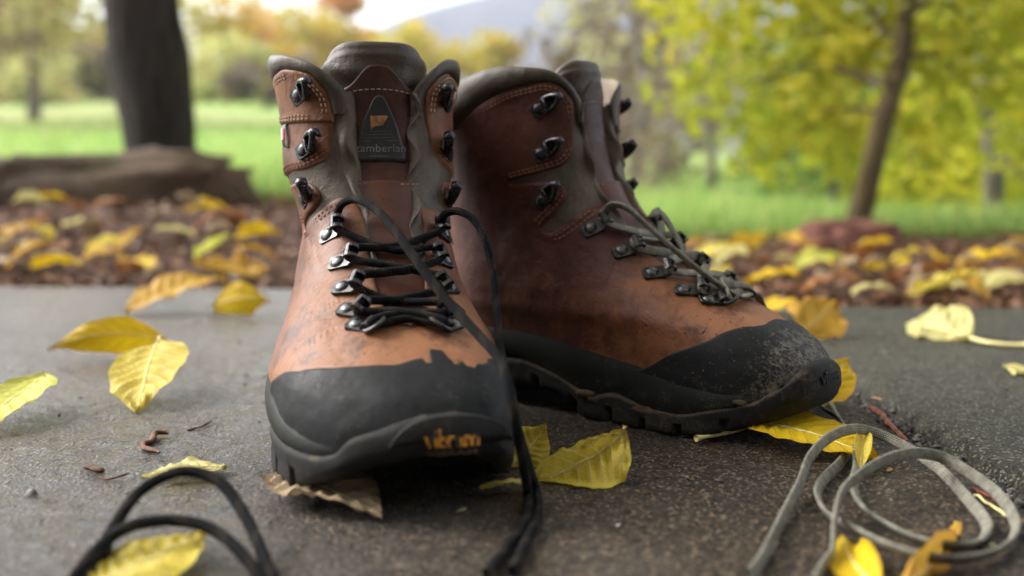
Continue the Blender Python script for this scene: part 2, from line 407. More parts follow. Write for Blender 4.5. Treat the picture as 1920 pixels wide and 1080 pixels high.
CY = pchip([0, .05, .11, .17, .23, .30], [0, 0, -.0035, -.003, .002, .0105])
def waist(x, z):
    k = np.clip(1 - (z - .02) / .06, 0, 1)
    return 1 - (.13 * k) * np.exp(-((x - .105) / .045)**2)
def S(phi, z):
    """phi 0 = front, + = medial (+y), +-pi = heel; returns (...,3)"""
    phi, z = np.broadcast_arrays(np.asarray(phi, float), np.asarray(z, float))
    xb, xf, xm, wl, wm, pf, pb = [f(z) for f in LF]
    c = np.cos(phi); s = np.sin(phi)
    front = c >= 0
    p = np.where(front, pf, pb)
    ax = np.where(front, xf - xm, xm - xb)
    x = xm + np.sign(c) * ax * np.abs(c)**(2/p)
    w = np.where(s >= 0, wm, wl)
    y = np.sign(s) * w * np.abs(s)**(2/p)
    y = y * waist(x, z) + CY(x)
    return np.stack([x, y, z], -1)
def Sn(phi, z, e=1e-3):
    """outward unit normal"""
    phi = np.asarray(phi, float); z = np.asarray(z, float)
    a = S(phi + e, z) - S(phi - e, z); b = S(phi, z + 3e-4) - S(phi, z - 3e-4)
    n = np.cross(a, b)
    return n / (np.linalg.norm(n, axis=-1, keepdims=True) + 1e-12)
_PH = np.linspace(0, math.pi, 721)
def phi_at(x, z, side):
    """phi where the slice at z reaches x, side +1 medial / -1 lateral"""
    xs = S(side * _PH, np.full_like(_PH, z))[:, 0]
    return side * np.interp(-x, -xs, _PH)
# ---------------------------------------------------------------- arc-length coordinates (g, z) on the last; g metres from the front line, + medial
_ZT = np.linspace(.012, .240, 229); _NF = 400
_TOT = {}; _INV = {}
for _sd in (1, -1):
    _tot = []; _inv = []
    for _z in _ZT:
        _p = S(_sd*_PH, np.full_like(_PH, _z)); _s = np.concatenate([[0], np.cumsum(np.linalg.norm(np.diff(_p, axis=0), axis=1))])
        _tot.append(_s[-1]); _inv.append(np.interp(np.linspace(0, _s[-1], _NF+1), _s, _PH))
    _TOT[_sd] = np.array(_tot); _INV[_sd] = np.array(_inv)
def g_phi(g, z):
    g, z = np.broadcast_arrays(np.asarray(g, float), np.asarray(z, float)); out = np.zeros(g.shape)
    for sd in (1, -1):
        m = (g >= 0) if sd == 1 else (g < 0)
        if not m.any(): continue
        gg = np.abs(g[m]); zz = np.clip(z[m], _ZT[0], _ZT[-1])
        fz = (zz-_ZT[0])/(_ZT[1]-_ZT[0]); i = np.clip(fz.astype(int), 0, len(_ZT)-2); a = fz-i
        T = _TOT[sd][i]*(1-a)+_TOT[sd][i+1]*a
        fk = np.clip(gg/T, 0, 1)*_NF; k = np.clip(fk.astype(int), 0, _NF-1); b = fk-k
        I = _INV[sd]
        out[m] = sd*((I[i, k]*(1-b)+I[i, k+1]*b)*(1-a) + (I[i+1, k]*(1-b)+I[i+1, k+1]*b)*a)
    return out
def g_tot(z, sd): return np.interp(z, _ZT, _TOT[sd])
def x_g(x, z, sd):
    """arc coordinate of the point at x on the slice z"""
    ph = abs(phi_at(x, z, sd)); i = int(np.clip(round((z-_ZT[0])/(_ZT[1]-_ZT[0])), 0, len(_ZT)-1))
    return sd*np.interp(ph, _INV[sd][i], np.linspace(0, _TOT[sd][i], _NF+1))
def phi_pt(x, y, z):
    a = np.linspace(-math.pi, math.pi, 2881); p = S(a, np.full_like(a, z)); return a[np.argmin(((p-[x, y, z])**2).sum(1))]
SPRING = [.030]
def zb_sole(x):
    """underside of the tread: heel, arch, ball, toe spring"""
    return .013*smooth01(.082, .100, x)*(1-smooth01(.135, .158, x)) + SPRING[0]*np.clip((x-.208)/.090, 0, None)**2

class Boot:
    def __init__(s, name, side, yaw, ox, oy, cfg):
        s.side = side; s.cfg = cfg; s.yaw = math.radians(yaw); s.o = (ox, oy)
        s.root = empty(name, (ox, oy, 0), s.yaw - math.pi/2)
        s.sy = 1 if side == 'R' else -1
    def W(s, P):
        P = np.asarray(P, float); a = s.yaw; x, y, z = P[..., 0], P[..., 1]*s.sy, P[..., 2]
        return np.stack([s.o[0]+x*math.sin(a)+y*math.cos(a), s.o[1]-x*math.cos(a)+y*math.sin(a), z], -1)
    def loc(s, P):
        """world -> right-boot local"""
        P = np.asarray(P, float); a = s.yaw; qx, qy = P[..., 0]-s.o[0], P[..., 1]-s.o[1]
        return np.stack([qx*math.sin(a)-qy*math.cos(a), (qx*math.cos(a)+qy*math.sin(a))*s.sy, P[..., 2]], -1)
    def deform(s, P):
        P = np.array(P); x, y, z = P[..., 0], P[..., 1], P[..., 2]
        k = smooth01(.118, .165, z)*smooth01(.045, .105, x); w = smooth01(.006, .022, np.abs(y))
        k2 = smooth01(.182, .222, z)*smooth01(.02, .09, x)
        P[..., 1] = y + np.where(y > 0, s.cfg['fm']*k + s.cfg['fm2']*k2, -s.cfg['fl']*k - s.cfg['fl2']*k2)*w
        P[..., 0] = x + s.cfg.get('lean', 0)*smooth01(.11, .22, z)
        return P
    def surf(s, g, z, off=0.0, flat=False):
        g = np.asarray(g, float); z = np.asarray(z, float)
        f = (lambda a, b: S(g_phi(a, b), b)) if flat else (lambda a, b: s.deform(S(g_phi(a, b), b)))
        P = f(g, z); n = s.nrm(g, z, flat)
        return P + n*np.asarray(off)[..., None]
    def nrm(s, g, z, flat=False):
        f = (lambda a, b: S(g_phi(a, b), b)) if flat else (lambda a, b: s.deform(S(g_phi(a, b), b)))
        a = f(g+1.2e-3, z)-f(g-1.2e-3, z); b = f(g, z+6e-4)-f(g, z-6e-4)
        n = np.cross(a, b); return n/(np.linalg.norm(n, axis=-1, keepdims=True)+1e-12)
    def fin(s, V): return np.asarray(V, float)*[1, s.sy, 1]
    def add(s, name, V, Fc, mat, parent=None, uv=None, col=None, smooth=True, **tg):
        V = s.fin(V)
        if s.sy < 0: Fc = (Fc[:, ::-1] if isinstance(Fc, np.ndarray) else [f[::-1] for f in Fc])
        return obj(name, mesh(name, V, Fc, smooth, uv, col), mat, parent or s.root, **tg)

# ---- outlines on the last, given as (x, z) on one side
NOTCH = [(.1441, .1318), (.1369, .1243), (.1262, .1166), (.1200, .1160), (.1180, .1185), (.1215, .1228), (.1275, .1295), (.1316, .1368), (.1305, .1440), (.1240, .1484),
         (.1096, .1480), (.0960, .1468), (.0925, .1478), (.0945, .1492), (.1129, .1536), (.1260, .1578), (.1303, .1622), (.1315, .1690), (.1306, .1830), (.1298, .1950)]
NOTCH_L = [(.1464, .1388), (.1400, .1318), (.1280, .1235), (.1200, .1200), (.1180, .1220), (.1215, .1255), (.1300, .1300), (.1375, .1350), (.1388, .1405), (.1355, .1455), (.1270, .1485),
         (.1096, .1470), (.0950, .1455), (.0905, .1470), (.0935, .1500), (.1129, .1535), (.1273, .1550), (.1350, .1590), (.1372, .1650), (.1356, .1750), (.1342, .1830), (.1332, .1950)]
CUFF = [(.1290, .2010), (.1245, .2090), (.1170, .2125), (.1080, .2113), (.0900, .2068), (.0705, .1985), (.0530, .1865), (.0300, .1740)]
THROAT_ZS = {1: [.0790, .0805, .0830, .0865, .0935, .1055, .1190, .1280, .1335, .1352], -1: [.0790, .0805, .0830, .0865, .0935, .1055, .1190, .1290, .1360, .1390]}
THROAT_G = {1: [.0000, .0055, .0080, .0100, .0145, .0190, .0215, .0205, .0190, .0205], -1: [.0000, .0055, .0080, .0095, .0104, .0106, .0106, .0110, .0125, .0165]}
LAT_EDGE = [(.0225, .1590), (.0172, .1640), (.0158, .1750), (.0155, .1830), (.0158, .1950), (.0172, .2010), (.0235, .2088)]   # front edge of the spread outer flap, (g, z)
def upper_outline(sd):
    """(g,z) from the throat's lower end round the notch and the cuff to the heel line"""
    p = [(sd*g, z) for g, z in zip(THROAT_G[sd], THROAT_ZS[sd])]
    if sd > 0: p += [(x_g(x, z, sd), z) for x, z in NOTCH + CUFF]
    else: p += [(x_g(x, z, sd), z) for x, z in NOTCH_L[:17]] + [(-g, z) for g, z in LAT_EDGE] + [(x_g(x, z, sd), z) for x, z in CUFF[2:]]
    p.append((sd*g_tot(.168, sd), .168))
    return p
def poly_resample(P, step):
    P = np.asarray(P, float); out = []
    for a, b in zip(P[:-1], P[1:]):
        n = max(1, int(round(np.linalg.norm(b-a)/step))); out.append(a + (b-a)*np.linspace(0, 1, n, endpoint=False)[:, None])
    return np.vstack(out+[P[-1:]])
def round2d(P, step=.0012):
    return crom(P, step=step)
def in_poly(Q, P):
    x, y = Q[:, 0], Q[:, 1]; r = np.zeros(len(Q), bool); j = len(P)-1
    for i in range(len(P)):
        xi, yi = P[i]; xj, yj = P[j]
        if yi != yj:
            c = ((yi > y) != (yj > y)) & (x < (xj-xi)*(y-yi)/(yj-yi)+xi); r ^= c
        j = i
    return r
def dist_pts(Q, P):
    d = np.full(len(Q), 1e9)
    for k in range(0, len(Q), 4000):
        q = Q[k:k+4000]; d[k:k+4000] = np.sqrt(((q[:, None]-P[None])**2).sum(-1)).min(1)
    return d
def cdt(boundary, interior):
    n = len(boundary); pts = [Vector(p) for p in np.vstack([boundary, interior])]
    v, e, f, ov, oe, of = delaunay_2d_cdt(pts, [(i, (i+1) % n) for i in range(n)], [], 1, 1e-7)
    return np.array([(a.x, a.y) for a in v]), np.array([list(t) for t in f])
def edge_profile(d, low, high, r):
    t = np.clip(d/r, 0, 1); return low + (high-low)*np.sqrt(np.clip(1-(1-t)**2, 0, 1))
def crease(P, amp):
    """flex wrinkles across the vamp and ankle plus soft lumps"""
    x, y, z = P[..., 0], P[..., 1], P[..., 2]
    n = fbm(P, 42, 3)
    q = (x-.21)*1.0 - .75*(z-.075) + .0045*n + .10*np.abs(y)*.25
    env = np.exp(-((q+.004)/.024)**2)*smooth01(.016, .034, np.abs(y))*smooth01(.046, .062, z)
    r = 1-np.abs(np.sin(q*math.pi/.0150 + 1.2*vnoise(P, 30, 9)))
    a = -amp*.0016*env*r**3*smooth01(-.5, .6, vnoise(P, 55, 14))
    q2 = (z-.118) + .35*(x-.14) + .004*fbm(P, 50, 12)
    env2 = np.exp(-(q2/.014)**2)*smooth01(.02, .034, np.abs(y))*smooth01(.04, .08, x)
    a = a - amp*.0005*env2*(1-np.abs(np.sin(q2*math.pi/.014 + vnoise(P, 26, 5))))**3
    return a + amp*.0011*fbm(P, 30, 21)

def stitches(b, paths, off, pitch=.0033, ln=.0023, w=.00042, h=.00030):
    """paths: polylines in (g,z); returns a joined mesh of separate thread stitches"""
    Vs = []; Fs = []; n = 0
    for path in paths:
        Q = poly_resample(path, .0006); P = b.surf(Q[:, 0], Q[:, 1], off); N = b.nrm(Q[:, 0], Q[:, 1])
        L = np.concatenate([[0], np.cumsum(np.linalg.norm(np.diff(P, axis=0), axis=1))])
        for s0 in np.arange(.0005, L[-1]-ln, pitch):
            k = lambda s: np.array([np.interp(s, L, P[:, c]) for c in range(3)])
            a, c = k(s0), k(s0+ln); nn = N[min(len(N)-1, np.searchsorted(L, s0))]
            t = c-a; t /= np.linalg.norm(t)+1e-9; sd = np.cross(nn, t); m = (a+c)/2 + nn*h
            jit = sd*random.uniform(-.00012, .00012); a = a+jit; c = c-jit
            Vs += [a-sd*w-nn*h, a+sd*w-nn*h, c+sd*w-nn*h, c-sd*w-nn*h, m-sd*w-t*ln*.3, m+sd*w-t*ln*.3, m+sd*w+t*ln*.3, m-sd*w+t*ln*.3]
            Fs += [[n+4, n+5, n+6, n+7], [n, n+1, n+5, n+4], [n+2, n+3, n+7, n+6], [n+1, n+2, n+6, n+5], [n+3, n, n+4, n+7]]; n += 8
    return np.array(Vs), Fs
def panel2d(b, outline, step, low, high, r, grid=None, disp=None):
    """raised sheet over an outline in (g,z)"""
    B = poly_resample(np.vstack([outline, outline[:1]]), step)[:-1]
    lo, hi = B.min(0), B.max(0)
    if grid is None: grid = (step*1.5, step*1.5)
    gx, gz = np.meshgrid(np.arange(lo[0], hi[0], grid[0]), np.arange(lo[1], hi[1], grid[1]))
    I = np.stack([gx.ravel(), gz.ravel()], -1); I = I[in_poly(I, B)]; I = I[dist_pts(I, B) > step*.75]
    extra = []                                                                  # a ring just inside the edge keeps the rolled lip crisp
    nb = np.roll(B, -1, 0)-np.roll(B, 1, 0); nb = np.stack([-nb[:, 1], nb[:, 0]], -1); nb /= np.linalg.norm(nb, axis=1, keepdims=True)+1e-12
    for dd in (r*.35, r):
        for sg in (1, -1):
            E_ = B + nb*dd*sg; E_ = E_[in_poly(E_, B)]; E_ = E_[dist_pts(E_, B) > dd*.8]; extra.append(E_)
    I = np.vstack([I]+extra)
    Q, T = cdt(B, I); d = dist_pts(Q, B)
    off = edge_profile(d, low, high, r)
    P = b.surf(Q[:, 0], Q[:, 1], off)
    return Q, P, T, d
def text_mesh(txt, width, height=None, depth=.0002, bold=0.0, spacing=1.0):
    c = bpy.data.curves.new('t', 'FONT'); c.body = txt; c.size = 1; c.align_x = 'CENTER'; c.align_y = 'CENTER'; c.extrude = 0; c.offset = bold; c.resolution_u = 3; c.space_character = spacing
    o = bpy.data.objects.new('t', c); COL.objects.link(o)
    me = bpy.data.meshes.new_from_object(o.evaluated_get(bpy.context.evaluated_depsgraph_get()))
    V = np.array([v.co[:] for v in me.vertices]); Fc = [list(p.vertices) for p in me.polygons]
    bpy.data.objects.remove(o); bpy.data.meshes.remove(me); bpy.data.curves.remove(c)
    lo, hi = V.min(0), V.max(0); V = V-(lo+hi)/2; k = width/(hi[0]-lo[0]); V[:, 0] *= k; V[:, 1] *= (k if height is None else height/(hi[1]-lo[1]))
    return V, Fc

# ---- lace hardware, built once at the origin: x to the throat, y along the throat, z off the leather
def rrect(x0, x1, hy, r, n=5):
    p = []
    for cx, cy, a0 in ((x1-r, hy-r, 0), (x0+r, hy-r, 90), (x0+r, -hy+r, 180), (x1-r, -hy+r, 270)):
        for k in range(n+1):
            a = math.radians(a0+90*k/n); p.append((cx+r*math.cos(a), cy+r*math.sin(a)))
    return np.array(p)
def slab2d(P, z0, z1, bev):
    n = len(P); c = P.mean(0); d = (P-c); q = c + d*(1-bev/np.linalg.norm(d, axis=1, keepdims=True))
    V = np.vstack([np.c_[P, np.full(n, z0)], np.c_[P, np.full(n, z1-bev)], np.c_[q, np.full(n, z1)]])
    Fc = []
    for r in range(2):
        for i in range(n): j = (i+1) % n; Fc.append([r*n+i, r*n+j, (r+1)*n+j, (r+1)*n+i])
    Fc.append([2*n+i for i in range(n)]); return V, Fc
def dome(r, h, z0, rings=5, seg=18, lip=.0007):
    pr = [(r+lip, z0), (r+lip, z0+.0003), (r, z0+.0005)] + [(r*math.cos(a), z0+.0005+h*math.sin(a)) for a in np.linspace(.15, math.pi/2-.05, rings)]
    V = []; Fc = []
    for R_, z in pr:
        for k in range(seg): a = 2*math.pi*k/seg; V.append((R_*math.cos(a), R_*math.sin(a), z))
    m = len(pr)
    for i in range(m-1):
        for k in range(seg): j = (k+1) % seg; Fc.append([i*seg+k, i*seg+j, (i+1)*seg+j, (i+1)*seg+k])
    Fc.append([(m-1)*seg+k for k in range(seg)]); return np.array(V), Fc
def strip(prof, y0, y1, th):
    """ribbon of rectangular section following a profile in x,z"""
    P = crom(np.array(prof), n=14); T = np.gradient(P, axis=0); T /= np.linalg.norm(T, axis=1, keepdims=True); N = np.stack([-T[:, 1], T[:, 0]], -1)
    V = []
    for p, n_ in zip(P, N):
        a = p+n_*th/2; c = p-n_*th/2
        V += [(a[0], y0, a[1]), (a[0], y1, a[1]), (c[0], y1, c[1]), (c[0], y0, c[1])]
    Fc = []
    for i in range(len(P)-1):
        for k in range(4): j = (k+1) % 4; Fc.append([4*i+k, 4*i+j, 4*i+4+j, 4*i+4+k])
    m = 4*(len(P)-1); Fc += [[3, 2, 1, 0], [m, m+1, m+2, m+3]]
    return np.array(V), Fc
_pl = slab2d(rrect(-.0052, .0085, .0043, .0022), -.0006, .0011, .0003)
ME_PLATE = mesh('hook_plate', *_pl, smooth=False)
ME_RIVET = mesh('rivet', *dome(.0030, .0011, .0009))
_pf = [(.0068, .0006), (.0098, .0010), (.0122, .0030), (.0124, .0054), (.0104, .0070), (.0080, .0066)]
ME_HOOK = mesh('hook', *cat([strip(_pf, -.0038, -.0020, .0012), strip(_pf, .0020, .0038, .0012), strip([(.0100, .0071), (.0085, .0069), (.0070, .0058)], -.0036, .0036, .0013), strip([(.0068, .0009), (.0085, .0012), (.0105, .0020)], -.0036, .0036, .0012)]), smooth=False)
_tri = crom([(.0040, -.0040, .0016), (.0036, 0, .0014), (.0040, .0040, .0016), (.0090, .0036, .0048), (.0128, .0018, .0072), (.0138, 0, .0078), (.0128, -.0018, .0072), (.0090, -.0036, .0048)], n=52, closed=True)
_tv, _tf, _tu = tube(_tri, .00135, .0016, seg=10, caps=False)
_tf = [f for f in _tf]
ME_OPEN = mesh('open_hook', *cat([(_tv, _tf), strip([(.0040, .0008), (.0078, .0020), (.0112, .0044), (.0136, .0066)], -.0030, .0030, .0013), strip([(.0120, .0075), (.0146, .0078), (.0156, .0060), (.0150, .0036)], -.0021, .0021, .0016), strip([(.0030, .0010), (.0052, .0030), (.0046, .0042)], -.0042, .0042, .0012)]))
_rg = crom([(.0080, -.0045, .0014), (.0112, -.0048, .0026), (.0140, -.0030, .0040), (.0148, 0, .0044), (.0140, .0030, .0040), (.0112, .0048, .0026), (.0080, .0045, .0014), (.0070, 0, .0010)], n=48, closed=True)
_rv, _rf, _ru = tube(_rg, .00105, seg=10, caps=False)
ME_RING = mesh('lace_ring', _rv, _rf)
ME_ROLL = mesh('ring_keeper', *cat([strip([(.0045, .0008), (.0062, .0034), (.0088, .0036), (.0098, .0012)], -.0036, .0036, .0010)]), smooth=False)

HOOK_M = [(.2290, .0775), (.2140, .0825), (.1925, .0920), (.1710, .1048), (.1500, .1184), (.1170, .1360), (.1150, .1660), (.1130, .1950)]
HOOK_L = [(.2265, .0780), (.2115, .0838), (.1940, .0932), (.1765, .1048), (.1560, .1186), (.1190, .1390), (.1195, .1660), (.1110, .1970)]
HOOK_DIR = [(-12), (-8), (8), (18), (28), (38), (30), (28)]         # degrees the hook tips up along the throat
def build_hooks(b):
    b.anchor = {1: [], -1: []}
    for sd, rows in ((1, HOOK_M), (-1, HOOK_L)):
        for i, (x, z) in enumerate(rows):
            if i > 4: x += b.cfg.get('hm' if sd > 0 else 'hl', (0, 0, 0))[i-5]
            g = x_g(x, z, sd); h = 1.0e-3
            P = b.surf(g, z, .0011); n = b.nrm(np.array(g), np.array(z))
            tg = b.surf(g-sd*.002, z)-b.surf(g, z)*1.0; tg -= n*np.dot(tg, n); tg /= np.linalg.norm(tg)
            e = np.cross(n, tg); e = e if e[2] > 0 else -e
            a = math.radians(HOOK_DIR[i]); t = tg*math.cos(a)+e*math.sin(a); e2 = e*math.cos(a)-tg*math.sin(a)
            b.anchor[sd].append((P, t, e2, n))
            Pw, tw, nw = b.fin(P), b.fin(t), b.fin(n); ew = np.cross(nw, tw)
            nm = 'lace_ring' if i == 0 else 'lace_hook'
            pm = M['gunmetal'] if i < 5 else M['blackmetal']
            o = obj('hook_plate', ME_PLATE, None, b.root); o.name = nm
            sc = 1.10
            sz = sc if i < 5 else 1.05; se = sc if i < 5 else 1.05
            o.matrix_local = Matrix(((tw[0]*sc, ew[0]*se, nw[0]*sz, Pw[0]), (tw[1]*sc, ew[1]*se, nw[1]*sz, Pw[1]), (tw[2]*sc, ew[2]*se, nw[2]*sz, Pw[2]), (0, 0, 0, 1)))
            subs = [('rivet', ME_RIVET, M['rivet'] if i < 5 else M['blackmetal'])]
            if i == 0: subs += [('ring', ME_RING, M['gunmetal']), ('keeper', ME_ROLL, M['gunmetal'])]
            elif i < 5: subs += [('hook', ME_HOOK, M['gunmetal'])]
            else: subs += [('hook', ME_OPEN, M['blackmetal'])]
            objs = [(o, pm)]
            for nn, me, mt in subs:
                c = obj(nn, me, None, o); objs.append((c, mt))
            for c, mt in objs:
                if len(c.data.materials) == 0: c.data.materials.append(mt)
                c.material_slots[0].link = 'OBJECT'; c.material_slots[0].material = mt

def build_upper(b):
    cfg = b.cfg
    oM, oL = upper_outline(1), upper_outline(-1)
    rm = np.vstack([oM[:1], round2d(oM[1:-1]), oM[-1:]]); rl = np.vstack([oL[:1], round2d(oL[1:-1]), oL[-1:]])
    zs = np.linspace(.168, .02, 60)[1:]
    heelM = np.stack([g_tot(zs, 1), zs], -1); heelL = np.stack([-g_tot(zs, -1), zs], -1)
    bot = np.stack([np.linspace(g_tot(.02, 1), -g_tot(.02, -1), 260)[1:-1], np.full(258, .02)], -1)
    B = np.vstack([poly_resample(rm, .0013), heelM, bot, heelL[::-1], poly_resample(rl, .0013)[::-1][:-1]])
    # rows follow the front profile so the near-level vamp is sampled evenly
    zz = np.linspace(.02, .214, 3000); xf = LF[1](zz); sl = np.concatenate([[0], np.cumsum(np.hypot(np.diff(zz), np.diff(xf)))])
    rows = np.interp(np.arange(.001, sl[-1], .0020), sl, zz)
    I = np.vstack([np.stack([np.arange(-.40, .40, .0026) + (.0013 if k % 2 else 0), np.full(len(np.arange(-.40, .40, .0026)), z)], -1) for k, z in enumerate(rows)])
    I = I[in_poly(I, B)]; I = I[dist_pts(I, B[::1]) > .0009]
    nb = np.roll(B, -1, 0)-np.roll(B, 1, 0); nb = np.stack([-nb[:, 1], nb[:, 0]], -1); nb /= np.linalg.norm(nb, axis=1, keepdims=True)+1e-12
    ex = []
    for dd in (.0005, .0014):
        for sg in (1, -1):
            E_ = B+nb*dd*sg; E_ = E_[in_poly(E_, B) & (E_[:, 1] > .075)]; ex.append(E_[dist_pts(E_, B) > dd*.8])
    Q, T = cdt(B, np.vstack([I]+ex))
    edge = np.vstack([poly_resample(rm, .0006), poly_resample(rl, .0006)])
    d = dist_pts(Q, edge)
    P0 = b.surf(Q[:, 0], Q[:, 1]); N = b.nrm(Q[:, 0], Q[:, 1])
    off = edge_profile(d, -.0012, .0006, .0016) + crease(P0, cfg['crease'])
    P = P0 + N*off[:, None]
    P[:, 2] = np.maximum(P[:, 2], zb_sole(P[:, 0])+.007)
    x, z = P[:, 0], P[:, 2]
    wear = cfg['wear0'] + cfg['wear_toe']*smooth01(.15, .27, x) - cfg['shaft_tone']*smooth01(.075, .15, z) + .12*fbm(P, 26, 5)  # turned boot's shaft darker upwards: own reddish leather plus shade in the colour
    up = b.add('upper', P, T, cfg['leather'], col={'wear': wear})
    # soft ankle leather that shows through the notch, with punched holes
    zs = np.linspace(.109, .207, 50); V = []; 
    for sd in (1, -1):
        gt = np.interp(zs, [.109, .1335, .16, .19, .207], [.0195, .0175, .0165, .0175, .0205] if sd > 0 else [.0110, .0120, .0135, .0140, .0180])
        G = sd*(gt[:, None] + np.linspace(0, .075, 34)[None, :]); Z = np.broadcast_to(zs[:, None], G.shape)
        Pn = b.surf(G, Z, -.0009); Pn = Pn + b.nrm(G, Z)*(.0005*fbm(Pn, 60, 41))[..., None]
        f = grid_faces(50, 34); f = f if sd < 0 else f[:, ::-1]
        al = b.add('ankle_leather', Pn.reshape(-1, 3), f, M['gusset'])
        # punched holes: small dark cups
        hv, hf = [], []
        for r in range(6):
            for c in range(7):
                gg = .0215+c*.0034+(r % 2)*.0017; zz_ = .1185+r*.0036+c*.0020
                if zz_ > .152: continue
                p = b.surf(sd*gg, zz_, -.0003); n = b.nrm(np.array(sd*gg), np.array(zz_)); u = np.cross(n, (0, 0, 1)); u /= np.linalg.norm(u); w = np.cross(n, u)
                k0 = len(hv)
                for k in range(6): a = k*math.pi/3; hv.append(p + .00042*(u*math.cos(a)+w*math.sin(a)))
                hf.append([k0+k for k in range(6)])
        b.add('punched_holes', np.array(hv), hf, M['badge_edge'], al, smooth=False, kind='stuff')
    # cuff panels sewn on above the seam between the two top hooks
    for sd in (-1,):
        fr = [(-.0152, .1815), (-.0153, .1870), (-.0156, .1950), (-.0172, .2010), (-.0235, .2088)] + [(x_g(x, z, sd), z) for x, z in CUFF[2:6]]
        pts = np.array(fr + [(x_g(.060, .188, sd), .188), (x_g(.066, .1815, sd), .1815)])
        rp = np.vstack([crom(pts[:-2], step=.0012), pts[-2:]])
        Q2, P2, T2, d2 = panel2d(b, rp, .0012, -.0002, .0018, .0014)
        P2 = P2 + b.nrm(Q2[:, 0], Q2[:, 1])*crease(P2, .4)[:, None]
        b.add('cuff_panel', P2, T2, cfg['cuff'], up, col={'wear': np.full(len(P2), cfg['wear_cuff'])})
    # stitching
    pathsA = []; pathsB = []
    for sd in (1, -1):
        def inset(pts, k):
            p = np.array([(x_g(x, z, sd), z) for x, z in pts]); p = crom(p, step=.001)
            t = np.gradient(p, axis=0); t /= np.linalg.norm(t, axis=1, keepdims=True)+1e-12
            return p + np.stack([t[:, 1], -t[:, 0]], -1)*k*sd*-1
        for k in (.0022, .0042):
            NT_ = NOTCH if sd > 0 else NOTCH_L; m_ = 0 if sd > 0 else 1
            pathsB.append(inset(NT_[:4], -k)); pathsB.append(inset(NT_[4:11+m_], -k)); pathsB.append(inset(NT_[13+m_:18+m_], -k))
            if sd < 0: pathsA.append(np.array([(x_g(.128, .1835+k-.002, sd), .1835+k-.002), (x_g(.095, .1835+k-.002, sd), .1835+k-.002), (x_g(.070, .1835+k-.002, sd), .1835+k-.002)]))
            if sd > 0: pathsA.append(inset([(.1306, .1880), (.1298, .1950)]+CUFF[:6], -k-.0008))
            else: pathsA.append(np.array([(-.0155-k, .1860), (-.0158-k, .1950), (-.0178-k*.9, .2000-k*.5), (-.0240-k*.4, .2080-k)])); pathsA.append(inset(CUFF[2:6], -k-.0008))
    v, f = stitches(b, pathsB, .0010); b.add('stitching', v, f, M['thread_dark'], up, smooth=False, kind='stuff')
    v, f = stitches(b, pathsA, .0020 if b.side == 'R' else .0012); b.add('stitching', v, f, M['thread'] if b.side == 'R' else M['thread_dark'], up, smooth=False, kind='stuff')
    return up

def build_collar(b):
    ctl = [(None, .168, .036), (.030, .1740, .033), (.0530, .1865, .0265), (.0705, .1985, .0215), (.0900, .2068, .0165), (.1080, .2113, .0105), (.1170, .2125, .0075), (.1245, .2090, .0060), (.1290, .2010, .0052), (.1304, .1930, .0046), (.1312, .1860, .0036)]
    prof = [(-.12, -.0016, 0), (0, .0012, 0), (.12, .0026, 0), (.3, .0037, 0), (.55, .0041, 0), (.78, .0034, 0), (.92, .0020, 0), (1.0, .0002, 0), (1.02, -.0014, 1), (.98, -.0032, 1), (.86, -.0062, 1), (.6, -.0078, 1), (.1, -.0088, 1), (-.6, -.0090, 1), (-1.3, -.0088, 1)]
    def ctl2d(sd):
        c = np.array([(sd*g_tot(z, sd) if x is None else x_g(x, z, sd), z, h) for x, z, h in ctl])
        if sd < 0: c[-4:, 0] = [-.0235, -.0172, -.0157, -.0154]; c[-4:, 1] = [.2088, .2010, .1940, .1860]
        return c
    for part, sel, mat in (('collar', [k for k in range(len(prof)) if prof[k][2] == 0] + [8], M['collar']), ('collar_lining', [k for k in range(8, len(prof))], M['lining'])):
        Vs = []; Fs = []
        for sd in (1, -1):
            c = ctl2d(sd)
            Pth = crom(c, step=.0022); gz = Pth[:, :2]; h = Pth[:, 2]
            t = np.gradient(gz, axis=0); t /= np.linalg.norm(t, axis=1, keepdims=True)
            upv = np.stack([t[:, 1], -t[:, 0]], -1)*sd
            n = len(gz); rows = []
            for k in sel:
                a, o_, _ = prof[k]
                q = gz + upv*(h*a)[:, None]
                sc = np.clip(h/.016, .42, 1.15)
                q[:, 0] = np.clip(q[:, 0], -g_tot(q[:, 1], -1), g_tot(q[:, 1], 1))
                p = b.surf(q[:, 0], np.clip(q[:, 1], .02, .238), o_*sc)
                p = p + b.nrm(q[:, 0], np.clip(q[:, 1], .02, .238))*(.0011*fbm(p, 52, 51))[:, None]
                rows.append(p)
            V = np.stack(rows, 1).reshape(-1, 3); f = grid_faces(n, len(sel)); f = f if sd > 0 else f[:, ::-1]
            Vs.append((V, f))
        V, Fc = cat(Vs); o = b.add(part, V, Fc, mat)
    return o

